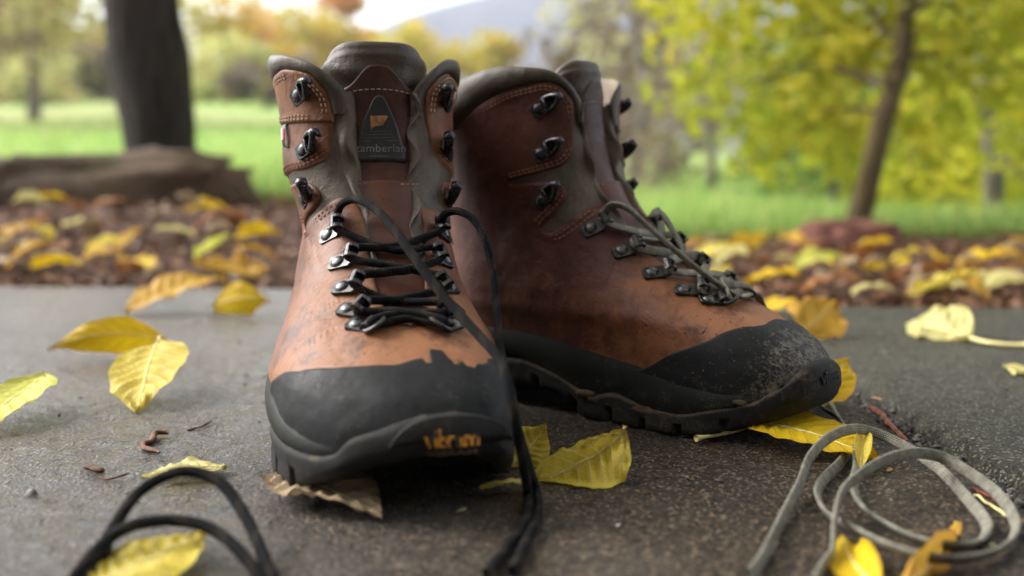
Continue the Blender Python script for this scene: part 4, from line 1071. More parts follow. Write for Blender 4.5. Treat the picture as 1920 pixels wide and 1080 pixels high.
# small red and white loop tag sewn into the outer seam of the tan boot
g0 = x_g(.109, .176, -1)
V = []
for k, (dz_, o_) in enumerate(((.006, .0006), (.005, .0016), (0, .0022), (-.006, .0020), (-.008, .0006))):
    for dg in (-.0025, .0025): V.append(BR.surf(g0+dg, .176+dz_, o_))
lt = BR.add('loop_tag', np.array(V), [[2*k, 2*k+1, 2*k+3, 2*k+2] for k in range(4)], M['badge'])
V2 = [BR.surf(g0+dg, .176+dz_, o_+.0005) for dz_, o_ in ((.0035, .0020), (-.0035, .0022)) for dg in (-.0022, -.0002)]
BR.add('white_stripe', np.array(V2), [[0, 1, 3, 2]], M['tag_white'], lt, smooth=False)
V2 = [BR.surf(g0+dg, .176+dz_, o_+.0005) for dz_, o_ in ((.0035, .0020), (-.0035, .0022)) for dg in (-.0002, .0022)]
BR.add('red_stripe', np.array(V2), [[0, 1, 3, 2]], M['tag_red'], lt, smooth=False)
# dried mud lumps caught along the welt of the turned boot
def mud_lump(b, x, z, s, seed):
    ph = phi_at(x, z, 1); p = S(ph, z); n = Sn(np.array(ph), np.array(z)); bm = bmesh.new(); bmesh.ops.create_icosphere(bm, subdivisions=2, radius=1)
    V = np.array([v.co[:] for v in bm.verts]); Fc = [[v.index for v in f.verts] for f in bm.faces]; bm.free()
    V = V*(1+.35*fbm(V, 1.6, seed)[:, None])*[s*2.0, s*.35, s*.75]; b.add('mud_lump', V + p + n*.0046, Fc, M['mud'])
for i, (x, z, s) in enumerate([(.158, .0165, .0040), (.165, .0135, .0030), (.176, .0120, .0018), (.200, .0125, .0036), (.207, .0118, .0026), (.216, .0125, .0020), (.262, .0255, .0020)]): mud_lump(BL, x, z, s, i+3)
# ---------------------------------------------------------------- laces
def lacing(b, rows, lift=.0042, sway=.0022):
    """criss-cross from the free end at the top outer hook down to the rings and back up; right-boot local points"""
    A = b.anchor
    def hookpts(sd, i, rising):
        P, t, e, n = A[sd][i]
        c = P + t*(.0108 if i else .0118) + n*.0040
        k = .0034 if i else .0022
        lo, hi = c - e*k - n*.0004 - t*.0016*0, c + e*k + n*.0006
        return [lo, hi] if rising else [hi, lo]
    def mid(za, zb_, over):
        z = (za+zb_)/2; p = b.surf(0.0, z, .0, flat=True); n = b.nrm(np.array(0.0), np.array(z), True)
        return p + n*(lift*.55 + (sway if over else -.0006))
    pts = []
    seq = []
    sd = -1
    for i in range(rows-1, -1, -1): seq.append((sd, i, False)); sd = -sd
    last = -sd
    seq2 = []
    sd = -last
    for i in range(0, rows): seq2.append((sd, i, True)); sd = -sd
    out = []; full = seq+seq2
    for k, (s_, i, r) in enumerate(full):
        hp = hookpts(s_, i, r)
        if out:
            ps, pi, pr = full[k-1]
            za, zc = A[ps][pi][0][2], A[s_][i][0][2]
            m = mid(za, zc, over=(k % 2 == 0)); pm = out[-1]*.5+hp[0]*.5; m[1] = pm[1]*.6
            m = m + np.array([random.uniform(-.0015, .0025), random.uniform(-.005, .005), random.uniform(-.0022, .0022)])
            out.append(m)
        out += hp
    return out
def lace_mesh(strands, rx, ry, seg=12, power=2.0):
    Vs, Fs, U, n = [], [], [], 0
    for P, up, tw in strands:
        Q = crom(P, step=.0016)
        twv = None if tw is None else np.interp(np.linspace(0, 1, len(Q)), np.linspace(0, 1, len(tw)), tw)
        V, Fc, uv = tube(Q, rx, ry, seg, up, True, twv, power)
        V = V + (.00012*vnoise(V, 700, 5))[:, None]
        Vs.append(V); Fs += [[a+n for a in f] for f in Fc]; U.append(uv); n += len(V)
    return np.vstack(Vs), Fs, np.vstack(U)
# black lace of the tan boot: laced part, then the two ends hanging over the inner side down to the slab
lp = lacing(BR, 5)
W_ = lambda L: [BR.W(p) for p in L]
A4l = BR.anchor[-1][4]; A4m = BR.anchor[1][4]
end_l = [at(632, 405, .556), at(640, 384, .553), at(664, 374, .547), at(697, 386, .536), at(735, 425, .520), at(772, 476, .505), at(815, 535, .492), at(862, 590, .480), at(905, 636, .466), at(935, 672, .455), at(953, 722, .442), at(966, 790, .436), at(982, 872, .442), at(990, 930, .4560), at(985, 985, .4230)+[0, 0, -.0005], at(950, 1045, .3930), at(915, 1100, .3650)]
end_m = [at(826, 412, .562), at(836, 400, .560), at(858, 396, .557), at(886, 410, .553), at(908, 446, .548), at(924, 505, .542), at(931, 570, .532), at(936, 640, .512), at(950, 712, .490), at(968, 790, .472), at(990, 868, .462), at(1006, 930, .4665), at(1008, 985, .4310), at(988, 1040, .4010), at(962, 1105, .3670)]
for P in (end_l, end_m):
    for k in range(len(P)): P[k][2] = max(P[k][2], .0026)
laced = W_(lp)
full = end_l[::-1] + laced + end_m
loop1 = [at(120, 1180, .345), at(160, 1085, .362), at(203, 1005, .386), at(262, 922, .408), at(340, 884, .416), at(410, 903, .412), at(462, 972, .396), at(505, 1070, .368), at(540, 1150, .352)]
loop2 = [at(100, 1150, .352), at(145, 1075, .362), at(195, 1018, .376), at(250, 985, .386), at(330, 976, .390), at(402, 995, .386), at(462, 1048, .372), at(510, 1120, .358)]
tail = [at(203, 1005, .390), at(200, 1050, .376), at(215, 1110, .370), at(240, 1170, .352)]
V, Fc, uv = lace_mesh([(full, (0, -1, .3), None), (loop1, (0, -1, 0), None), (loop2, (0, -1, .1), None), (tail, (0, -1, 0), None)], .0025, .0021, 12)
obj('bootlace', mesh('bootlace', V, Fc, True, uv), M['lace_black'], label='black flecked bootlace of the tan boot with ends trailing to the slab', cat='lace')
# flat grey lace of the red-brown boot
lp = lacing(BL, 5, lift=.0036)
laced = [BL.W(p) for p in lp]
z2 = lambda L, zs: [gnd(1360+x/2.843, 700+y/2.843, z) for (x, y), z in zip(L, zs)]
la = [(130, 1080), (200, 980), (330, 720), (400, 580), (450, 450), (550, 345), (680, 297), (800, 318), (950, 385), (1150, 520), (1300, 680), (1392, 800), (1372, 880), (1270, 918), (1050, 890), (850, 800), (725, 700), (683, 600), (702, 500), (690, 380), (662, 320), (615, 255), (572, 180), (540, 122), (480, 60)]
za = [.003, .003, .004, .007, .012, .017, .018, .014, .009, .004, .003, .003, .003, .003, .003, .003, .003, .004, .005, .006, .006, .006, .006, .006, .004]
lb = [(470, 1120), (530, 1010), (572, 950), (580, 800), (620, 640), (720, 540), (850, 462), (1000, 426), (1150, 446), (1300, 530), (1450, 640), (1542, 780), (1530, 880), (1420, 958), (1250, 992), (1050, 976), (850, 912), (650, 812), (540, 742), (492, 640), (530, 560), (622, 468), (652, 390), (640, 300), (605, 240), (530, 190), (480, 130)]
zb_ = [.003, .003, .004, .008, .013, .017, .019, .018, .014, .009, .005, .004, .004, .004, .005, .006, .006, .004, .003, .003, .003, .003, .003, .004, .009, .006, .004]
coilA = z2(la, za); coilB = z2(lb, zb_)
fa = [BL.W(p) for p in [BL.anchor[1][4][0]+BL.anchor[1][4][1]*.011+BL.anchor[1][4][3]*.006+np.array([-.002, 0, .006])]]
end_m = [at(1140, 392, .640), at(1152, 384, .634), at(1178, 392, .628), at(1215, 424, .622), at(1262, 466, .614), at(1318, 512, .608), at(1362, 543, .604), at(1388, 557, .605)]
# over the far side of the toe and down to the slab behind it
end_m += [BL.W(np.array(p)) for p in [(.235, -.030, .078), (.232, -.050, .066), (.236, -.066, .040), (.246, -.074, .014), (.262, -.072, .004)]] + [np.array([.222, .705, .003])] + coilA[::-1]
end_l = [at(1222, 402, .655), at(1236, 398, .656), at(1252, 416, .655), at(1272, 452, .652), at(1292, 488, .650), at(1310, 520, .650)] + [BL.W(np.array(p)) for p in [(.190, -.052, .080), (.196, -.066, .050), (.215, -.078, .014), (.245, -.082, .004)]] + [np.array([.232, .728, .003])] + coilB[::-1]
full = end_l[::-1] + laced + end_m
V, Fc, uv = lace_mesh([(full, (0, 0, 1), None)], .0011, .0028, 14, 2.8)
obj('bootlace', mesh('bootlace', V, Fc, True, uv), M['lace_grey'], label='grey flat bootlace of the red-brown boot, coiled on the slab at right', cat='lace')
# ---------------------------------------------------------------- fallen leaves on the slab
Y1 = m_leaf('leaf_yellow', (.64, .48, .025), (.76, .60, .055), (.92, .88, .55), (.56, .46, .02))
Y2 = m_leaf('leaf_gold', (.70, .46, .008), (.80, .56, .012), (.46, .28, .01), (.62, .34, .008), trans=.3)
Y3 = m_leaf('leaf_lime', (.52, .53, .05), (.66, .63, .09), (.80, .80, .36), (.42, .47, .05))
Y4 = m_leaf('leaf_pale', (.62, .55, .17), (.72, .66, .28), (.78, .74, .45), (.60, .48, .15))
Y5 = m_leaf('leaf_amber', (.62, .34, .04), (.66, .42, .05), (.52, .30, .05), (.45, .20, .04), trans=.3)
BRN = m_leaf('leaf_tan_dry', (.36, .255, .145), (.50, .38, .24), (.56, .46, .32), (.30, .19, .10), spot=(.05, .03, .02), trans=.15, spots=.9)
RUST = m_leaf('leaf_rust', (.30, .11, .03), (.40, .17, .05), (.45, .25, .1), (.22, .08, .03), trans=.2)
STEM = m_plain('petiole', (.74, .63, .28), .5); TWIG = m_plain('twig_bark', (.16, .09, .06), .8, .2, .4, 300, .5)
def leaf_shape(v, a=.85, b=1.0): return np.sin(math.pi*np.clip(v, 0, 1)**a)**b*(1-.5*smooth01(.70, 1.0, v))*(1-.25*(1-smooth01(0, .12, v)))
def leaf_mesh(A, B, W, side, arch=0.0, fold=0.0, foldr=None, cup=0.0, wave=.06, tipcurl=0.0, sway=0.0, a=.8, b=.85, wl=1.0, wr=1.0, nu=17, nv=34, seed=0, bites=0.0, basecurl=0.0):
    """A base, B tip, W half width, side = direction of +u. fold: lift angle of the +u half, foldr of the -u half (radians)"""
    A, B = np.asarray(A, float), np.asarray(B, float); t = B-A; L = np.linalg.norm(t); t = t/L
    s = np.asarray(side, float); s = s-t*np.dot(s, t); s /= np.linalg.norm(s); n = np.cross(t, s)
    if n[2] < 0: n = -n
    foldr = fold if foldr is None else foldr
    v = np.linspace(0, 1, nv); u = np.linspace(-1, 1, nu); Vv, U = np.meshgrid(v, u, indexing='ij')
    rng = np.random.default_rng(seed)
    w = W*leaf_shape(Vv, a, b)*np.where(U > 0, wr, wl)
    edge = 1 + .05*vnoise(np.stack([Vv*9, U*0+seed, U*0+np.sign(U)*3], -1), 1.0, seed)
    if bites: edge = edge - bites*np.clip(vnoise(np.stack([Vv*7, np.sign(U)*5+seed, U*0], -1), 1.0, seed+9)-.25, 0, 1)*smooth01(.3, 1, np.abs(U))
    w = w*edge
    fa = np.where(U > 0, fold, foldr)
    cen = A + t*L*Vv[..., None] + n*(arch*4*Vv*(1-Vv) + tipcurl*np.clip(Vv-.6, 0, 1)**2/.16 + basecurl*np.clip(.35-Vv, 0, 1)**2/.1225)[..., None] + s*(sway*np.sin(math.pi*Vv))[..., None]
    P = cen + s*(U*w*np.cos(fa))[..., None] + n*(np.abs(U)*w*np.sin(fa) + cup*w*U**2)[..., None]
    q = np.stack([Vv*4+seed, U*1.2, 0*U], -1)
    P = P + n*(wave*W*fbm(q, 1.6, seed)*(.3+np.abs(U)))[..., None]
    ph = (Vv - np.abs(U)**1.25*.20)*8.5                       # quilted between the side veins
    P = P + n*(.075*W*np.cos(2*math.pi*(ph % 1.0))*np.minimum(1, np.abs(U)*3)*(1-np.abs(U)**4))[..., None]*-1
    return P.reshape(-1, 3), grid_faces(nv, nu), np.stack([U, Vv], -1).reshape(-1, 2)
LEAF_PARTS = []
def fallen(label, mat, A, B, W, side, stem=None, stem_r=.0009, cat_='leaf', name='fallen_leaf', group='fallen leaves lying on the slab', **kw):
    V, Fc, uv = leaf_mesh(A, B, W, side, **kw)
    V[:, 2] = np.maximum(V[:, 2], .0009 + .0004*np.random.default_rng(1).random(len(V)))
    r = empty(name, (float(A[0]), float(A[1]), 0.0)); tag(r, label, cat_, group)
    obj('blade', mesh('blade', V-[A[0], A[1], 0], Fc, True, uv), mat, r)
    Bv = V.reshape(-1, kw.get('nu', 17), 3); mid = Bv[:, kw.get('nu', 17)//2]
    rib = mid[:int(len(mid)*.92)] ; rr = np.linspace(stem_r*.8, stem_r*.25, len(rib))
    tv, tf, tu = tube(crom(rib, n=30)-[A[0], A[1], 0], np.linspace(stem_r*.8, stem_r*.25, 30), seg=6)
    obj('midrib', mesh('midrib', tv, tf), STEM, r)
    if stem is not None:
        q = crom([mid[1]] + [np.asarray(p, float) for p in stem], n=24); q[:, 2] = np.maximum(q[:, 2], stem_r)
        tv, tf, tu = tube(q-[A[0], A[1], 0], np.concatenate([np.linspace(stem_r, stem_r*.9, 20), np.linspace(stem_r, stem_r*1.7, 4)]), seg=7)
        obj('petiole', mesh('petiole', tv, tf), STEM, r)
    return r
V3 = lambda *a: np.array(a, float)
# left group
fallen('golden arched leaf on the wet slab at far left, tip curled down', Y2, at(316, 640, .87), at(86, 652, .84), .0165, V3(.1, .75, .8), arch=.016, wave=.07, seed=3, fold=.05, foldr=-.75, tipcurl=-.004)
fallen('broad yellow leaf with pale midrib and water drops leaning below the arched leaf', Y1, at(295, 640, .735), at(258, 786, .640), .0262, V3(1, .15, .22), arch=.004, cup=.06, wave=.07, seed=5, a=.72, b=.72, tipcurl=.004, stem=[at(300, 632, .745)])
fallen('lime yellow leaf cut by the left edge of the picture', Y3, at(91, 716, .675), at(-75, 842, .560), .0235, V3(.6, -.75, .1), arch=.006, fold=-.15, foldr=.35, wave=.08, seed=8, basecurl=.006, stem=[at(88, 706, .676)])
fallen('dry tan leaf pinned under the toe of the tan boot', BRN, gnd(524, 890, .004), gnd(716, 966, .003), .0235, V3(.74, .67, .0), arch=.002, fold=.02, foldr=.16, nu=21, cup=.02, wave=.09, seed=12, a=.75, b=.7)
fallen('pale ragged leaf behind the black lace loop', Y4, gnd(425, 876, .003), gnd(266, 896, .002), .0150, V3(.1, 1, .0), arch=.002, wave=.08, seed=14, bites=.5, fold=.05)
fallen('yellow leaf under the black lace loops in the bottom left corner', Y1, gnd(175, 1100, .002), gnd(392, 1006, .004), .0190, V3(.5, -.8, .0), arch=.002, fold=-.05, foldr=.05, wave=.06, seed=16, tipcurl=.003)
fallen('long amber leaf near the far edge of the slab', Y5, gnd(235, 588, .003), at(425, 520, 1.20), .034, V3(.2, 1, .3), arch=.008, wave=.1, seed=18, fold=.25)
fallen('bright golden folded leaf beside the long amber leaf', Y2, at(398, 580, 1.14), at(508, 566, 1.12), .021, V3(-.1, 1, .75), arch=.012, wave=.1, seed=20, fold=.35, foldr=-.75, a=.9)
# centre group under the hanging lace
fallen('large crinkled yellow leaf lying right of the hanging black lace', Y1, at(1174, 806, .505), at(985, 912, .492), .0265, V3(.25, -.62, -.62), arch=-.003, fold=.10, foldr=1.25, wave=.16, seed=23, a=.95, b=.62, wl=.55, sway=.002, stem=[at(1172, 798, .506)], stem_r=.0010)
fallen('small curled yellow leaf standing behind the hanging black lace', Y1, at(952, 882, .515), at(1026, 806, .528), .0135, V3(.8, -.3, -.25), arch=.002, fold=.1, foldr=.3, wave=.12, seed=25, a=1.0, tipcurl=.006)
fallen('narrow yellow leaf tip pointing left under the hanging black lace', Y1, gnd(1010, 905, .004), gnd(900, 916, .005), .0085, V3(0, -1, .2), arch=.002, wave=.1, seed=26, a=.6)
# right group at the muddy toe
fallen('golden leaf under the muddy toe with its long stalk', Y2, gnd(1416, 792, .010), gnd(1655, 868, .003), .0235, V3(.35, .8, .10), arch=.004, fold=.10, foldr=.12, wave=.07, seed=31, a=.62, b=.7, stem=[gnd(1385, 806, .004), gnd(1340, 816, .003), gnd(1305, 822, .003)], stem_r=.0012)
fallen('orange and yellow curled leaf behind the muddy toe', Y2, at(1505, 770, .650), at(1592, 672, .690), .019, V3(.75, -.5, -.3), arch=.003, fold=.15, foldr=.1, wave=.12, seed=33, a=.8, cup=.10)
fallen('thin yellow leaf folded upright among the grey lace coils', Y1, gnd(1612, 882, .004), at(1620, 800, .545), .0075, V3(1, .3, 0), fold=1.0, foldr=.9, wave=.1, seed=35, a=.75)
fallen('yellow leaf tip at the bottom edge left of the grey coil', Y2, gnd(1650, 1110, .003), at(1578, 1040, .412), .010, V3(.5, .6, .2), arch=.004, fold=.3, wave=.1, seed=37)
fallen('pointed brown-tipped leaf under the near grey lace coil', Y5, gnd(1690, 1100, .003), at(1796, 1006, .428), .014, V3(.4, .7, .3), arch=.002, fold=.35, foldr=.2, wave=.12, seed=39, a=.6)
fallen('pale yellow leaf alone on the olive slab at right', Y4, gnd(1822, 634, .004), gnd(1700, 612, .004), .030, V3(.1, 1, .22), arch=.006, fold=.22, foldr=.1, wave=.2, seed=41, bites=.25, stem=[gnd(1840, 640, .004), gnd(1880, 646, .003), gnd(1930, 648, .003)], stem_r=.0022)
fallen('yellow pointed leaf standing behind the muddy toe cap', Y5, gnd(1500, 628, .004), at(1568, 566, 1.00), .030, V3(.9, .2, -.2), arch=.004, fold=.2, wave=.15, seed=43, bites=.5, a=.65)
fallen('orange leaf half hidden by the muddy toe cap', Y2, gnd(1440, 588, .003), at(1492, 566, 1.14), .020, V3(.5, .8, .2), arch=.006, wave=.15, seed=45, fold=.2)
fallen('yellow leaf scrap at the right edge on the olive slab', Y4, gnd(1940, 690, .003), gnd(1905, 700, .003), .018, V3(.2, 1, .1), wave=.1, seed=47)
# water drops on the broad leaf
k = NT('water'); k.p('Base Color', (.95, .95, .95)); k.p('Roughness', .03); k.p('Transmission Weight', 1.0); k.p('IOR', 1.33); WATER = k.m
dm = mesh('water_drop', *dome(.0016, .0011, 0, 5, 14, .0001))
for u, v, D in ((300, 706, .690), (338, 708, .692), (224, 730, .665)):
    o = obj('water_drop', dm, WATER, label=None); p = at(u, v, D-.004); o.location = p; o.rotation_euler = (.35, .1, 0)
    tag(o, {300: 'clear water drop near the midrib of the broad yellow leaf', 338: 'clear water drop near the right edge of the broad yellow leaf', 224: 'clear water drop at the left edge of the broad yellow leaf'}[u], 'water drop', 'water drops on the broad leaf')
# twigs and scraps
def twig(label, pts, r, mat=TWIG, name='twig', group='twigs and scraps on the slab'):
    P = crom([np.asarray(p, float) for p in pts], n=26); P = P + (.0006*fbm(P, 160, 3))[:, None]; rr = r*(1+.35*vnoise(P, 300, 5)); rr[-3:] *= [.9, .7, .4]; rr[:2] *= [.5, .85]
    V, Fc, uv = tube(P, rr, seg=8); o = obj(name, mesh(name, V, Fc), mat); return tag(o, label, 'twig', group)
twig('bent brown twig on the slab left of the tan boot', [gnd(318, 811, .002), gnd(292, 812, .0025), gnd(286, 826, .002), gnd(268, 834, .002), gnd(278, 843, .002), gnd(298, 849, .002)], .0016)
twig('short straight brown twig behind the black lace loops', [gnd(156, 875, .0015), gnd(176, 878, .0015), gnd(198, 880, .0015)], .0013)
twig('thin curved dark twig beside the short straight twig', [gnd(178, 894, .001), gnd(200, 898, .001), gnd(222, 894, .001), gnd(240, 888, .001)], .0006)
twig('thin dark twig lying left of the bent brown twig tip', [gnd(352, 806, .001), gnd(375, 800, .001), gnd(398, 789, .001)], .0007)
REDB = m_plain('red_brown_scrap', (.20, .07, .045), .8, .2, .4, 200, .4)
twig('red-brown leaf stalk in the joint nearest the muddy toe', [gnd(1628, 762, .002), gnd(1650, 775, .002), gnd(1672, 800, .002), gnd(1702, 826, .002)], .0017, REDB)
twig('red-brown sliver in the joint beside the grey coil', [gnd(1824, 912, .001), gnd(1850, 928, .001), gnd(1880, 946, .001)], .0011, REDB)
twig('thin straw lying across the joint at the grey coil', [gnd(1826, 926, .001), gnd(1862, 950, .0012), gnd(1890, 968, .001)], .0006, STEM)
def scrap(label, u, v, s, mat, seed, asp=.6, cat_='scrap', h=.4):
    rng = np.random.default_rng(seed); p = gnd(u, v, 0); n = 9; a = np.linspace(0, 2*math.pi, n, endpoint=False)
    r = s*rng.uniform(.6, 1.15, n); V = [(math.cos(t)*q, math.sin(t)*q*asp, .0004) for t, q in zip(a, r)] + [(math.cos(t)*q*.6, math.sin(t)*q*.6*asp, s*h*rng.uniform(.6, 1)) for t, q in zip(a, r)] + [(0, 0, s*h*.95)]
    Fc = [[i, (i+1) % n, n+(i+1) % n, n+i] for i in range(n)] + [[n+i, n+(i+1) % n, 2*n] for i in range(n)]
    o = obj('scrap' if cat_ == 'scrap' else 'pebble', mesh('scrap', V, Fc), mat); o.location = p; o.rotation_euler = (0, 0, rng.uniform(0, 6)); tag(o, label, cat_, 'twigs and scraps on the slab')
scrap('small rounded purple-grey pebble on the slab near the left edge', 60, 928, .0042, m_plain('pebble', (.10, .075, .07), .5), 2, .85, 'pebble', .75)
scrap('pale leaf fragment on the slab in front of the tan boot', 866, 957, .0050, Y4, 3, .35, h=.12)
scrap('tiny white chip on the slab right of the hanging lace', 1158, 986, .0016, m_plain('chip', (.5, .48, .42), .6), 4, .7, h=.3)
scrap('rust-coloured leaf scrap inside the grey lace coil', 1668, 881, .0048, RUST, 5, .4, h=.1)
scrap('rust-coloured flake in the joint behind the muddy toe', 1645, 748, .0055, RUST, 6, .5, h=.2)
scrap('rust-coloured flake on the joint at the right edge', 1912, 978, .0060, RUST, 7, .4, h=.15)
scrap('small pale chip at the edge of the joint', 1722, 842, .0022, m_plain('chip2', (.32, .30, .26), .7), 9, .7, h=.5)
scrap('straw-coloured chip beside the grey coil', 1858, 1022, .0035, Y4, 10, .5, h=.2)
scrap('dark crumb on the slab left of the tan boot', 463, 705, .0026, m_plain('crumb_dark', (.03, .025, .02), .7), 11, .8, h=.6)
# leaves on the litter behind the slabs (blurred): each its own object, four blade shapes shared
PROTO = []
for i in range(5):
    V, Fc, uv = leaf_mesh((0, 0, 0), (1, 0, 0), [.30, .27, .33, .24, .30][i], (0, 1, 0), arch=[.10, .16, .05, .14, -.06][i], fold=[.25, .5, .1, .7, .3][i], foldr=[.2, .1, .4, .5, .35][i], wave=.22, seed=60+i, nu=9, nv=16, bites=.2)
    PROTO.append(mesh('litter_leaf_blade', V, Fc, True, uv))
    PROTO[-1].materials.append(Y1)
ORD = ['first', 'second', 'third', 'fourth', 'fifth', 'sixth', 'seventh', 'eighth', 'ninth', 'tenth', 'eleventh', 'twelfth']
def litter_leaf(u, v, L, mat, rot, label, seed, place=''):
    rng = np.random.default_rng(seed); d = ray(u, v)
    lo, hi = 1.1, 4.0
    for _ in range(40):
        m = (lo+hi)/2; P = np.array([0, 0, CAM_H])+d*(m/d[1]); z = max(float(terrain(np.array(P[0]), np.array(P[1]))), -.02)
        if P[2] > z+.014: lo = m
        else: hi = m
    P = np.array([0, 0, CAM_H])+d*(lo/d[1])
    o = obj('fallen_leaf', PROTO[seed % 5]); L *= .88; o.scale = (L, L, L); o.rotation_euler = (rng.normal(0, .3), rng.normal(-.1, .25), math.radians(rot)); o.location = P - np.array(o.rotation_euler.to_matrix() @ Vector((L*.5, 0, 0))) + [0, 0, .008]
    o.material_slots[0].link = 'OBJECT'; o.material_slots[0].material = mat
    cn = {'leaf_yellow': 'yellow', 'leaf_gold': 'golden', 'leaf_lime': 'lime', 'leaf_pale': 'pale yellow', 'leaf_amber': 'amber', 'leaf_rust': 'rust-brown', 'leaf_tan_dry': 'dry tan'}[mat.name]
    tag(o, label.format(cn, place), 'leaf', 'blurred leaves on the litter behind the slabs')
LFT = [(105, 508, .085, Y2, 10), (55, 490, .09, Y5, 20), (82, 445, .07, Y1, 80), (205, 480, .10, Y1, -10), (262, 502, .10, Y2, -40), (330, 445, .08, Y4, 5), (390, 402, .09, Y2, 30), (398, 472, .085, Y3, -10), (485, 450, .095, Y2, 15), (430, 512, .12, Y5, 8), (150, 430, .08, Y4, 0), (205, 395, .08, RUST, 20), (140, 395, .07, RUST, -20), (60, 388, .09, Y4, 5), (20, 465, .08, Y4, -20), (240, 460, .07, Y5, 40), (310, 410, .07, BRN, 10), (520, 380, .07, RUST, -10), (350, 380, .06, BRN, 60), (470, 500, .07, Y5, -15), (100, 380, .07, Y2, 30), (10, 510, .07, BRN, 10), (290, 520, .05, BRN, 70), (170, 470, .05, BRN, 20)]
RGT = [(1445, 535, .085, Y2, -20), (1400, 470, .10, Y2, 20), (1340, 480, .09, Y1, -10), (1375, 500, .10, Y4, 40), (1475, 452, .07, Y2, 60), (1480, 500, .06, Y4, 0), (1535, 505, .09, Y3, 5), (1570, 500, .05, Y2, 80), (1640, 482, .10, Y2, 10), (1660, 505, .08, Y2, -15), (1700, 490, .07, Y1, 20), (1635, 560, .06, Y4, 0), (1760, 552, .11, Y1, -25), (1730, 545, .06, BRN, 20), (1760, 490, .08, Y2, 70), (1850, 500, .11, Y2, -5), (1900, 505, .08, Y5, 20), (1835, 540, .08, Y4, -20), (1890, 555, .09, Y4, -25), (1810, 515, .06, Y5, 30), (1290, 470, .08, Y5, 0), (1550, 540, .06, BRN, 30), (1500, 555, .05, RUST, 10), (1425, 455, .06, Y1, 0), (1330, 520, .08, Y1, 15), (1520, 470, .06, RUST, 15), (1905, 530, .06, RUST, 5), (1590, 530, .06, RUST, 40), (1700, 530, .05, RUST, 0)]
_r = np.random.default_rng(77)
for lst, u0, u1, v0, v1 in ((LFT, 5, 515, 378, 524), (RGT, 1300, 1915, 455, 566)):
    for k_ in range(20):
        lst.append((int(_r.uniform(u0, u1)), int(_r.uniform(v0, v1)), float(_r.uniform(.045, .08)), [RUST, BRN, Y5, RUST, BRN][k_ % 5], float(_r.uniform(-60, 60))))
ORD += ['thirteenth', 'fourteenth', 'fifteenth', 'sixteenth', 'seventeenth', 'eighteenth']
for lst, side_, s0 in ((LFT, 'left', 100), (RGT, 'right', 200)):
    for i, (u, v, L, mt, r) in enumerate(lst):
        same = sorted(q[0] for q in lst if q[3] is mt); k_ = same.index(u)
        pl = ORD[k_] + ' from left' if len(same) > 1 else 'the only one'
        litter_leaf(u, v, L, mt, r, 'blurred {} leaf on litter ' + side_ + ' of boots, {} of its colour', s0+i, pl)
# ---------------------------------------------------------------- trees, stones, shrubs behind
BARK_D = m_bark('bark_dark', (.011, .0085, .007), (.046, .034, .027), 1.0); BARK_B = m_bark('bark_brown', (.06, .045, .018), (.12, .085, .035), 2.0); BARK_G = m_bark('bark_grey', (.12, .10, .085), (.22, .19, .16), .6)
def rock(name, c, size, seed, mat, label, rz=0, flat=.25, cat_='stone'):
    bm = bmesh.new(); bmesh.ops.create_icosphere(bm, subdivisions=4, radius=1); V = np.array([v.co[:] for v in bm.verts]); Fc = [[v.index for v in f.verts] for f in bm.faces]; bm.free()
    V = np.sign(V)*np.abs(V)**.5; V = V/np.maximum(1, np.linalg.norm(V, axis=1, keepdims=True)**.35)
    V = V*(1+.24*fbm(V, 1.3, seed)[:, None]+.14*fbm(V, 4, seed+4)[:, None]); V = V*np.asarray(size)
    o = obj(name, mesh(name, V, Fc), mat); o.location = c; o.rotation_euler = (0, 0, rz); tag(o, label, cat_); return o
k = NT('mossy_stone'); n1 = k.noise(5, 5, .65); n2 = k.noise(26, 5, .7); n3 = k.noise(90, 4, .7)
c = k.mix(k.ramp(n1, .35, .65), (.050, .028, .015), (.12, .076, .042)); c = k.mix(k.ramp(n2, .5, .7, 0, .5), c, (.14, .105, .075)); c = k.mix(k.ramp(k.noise(3.2, 4, .6, vec=k.map(rot=(1, 1, 0))), .58, .68, 0, .7), c, (.06, .085, .02))
k.p('Base Color', c); k.p('Roughness', .9); k.bump(k.math('ADD', n2, n3), .7, .02); STONE = k.m
rock('stone_block', (-1.00, 2.48, .130), (.33, .13, .092), 4, STONE, 'long low mossy stone at the foot of the dark trunk', .06)
rock('stone_block', (-1.42, 2.42, .135), (.16, .12, .080), 9, STONE, 'stone continuing the row out of frame at the left edge', -.1)
rock('stone', (.70, 2.12, .012), (.115, .09, .058), 13, m_plain('red_stone', (.15, .062, .045), .85, .2, .35, 14, .4), 'low red-brown stone at the foot of the leaning sapling', .2)
def limb(pts, r0, r1, n=30, seg=12, seed=0, rough=.22):
    P = crom(pts, n=n); r = np.linspace(r0, r1, n); V, Fc, uv = tube(P, r, seg=seg, up=(0, 1, 0)); nn = V-np.repeat(P, seg+1, 0)
    q = V*(1/max(r0, .01)); V = V+nn*(rough*fbm(q*[1, 1, .3], 1.2, seed))[:, None]; return V, Fc
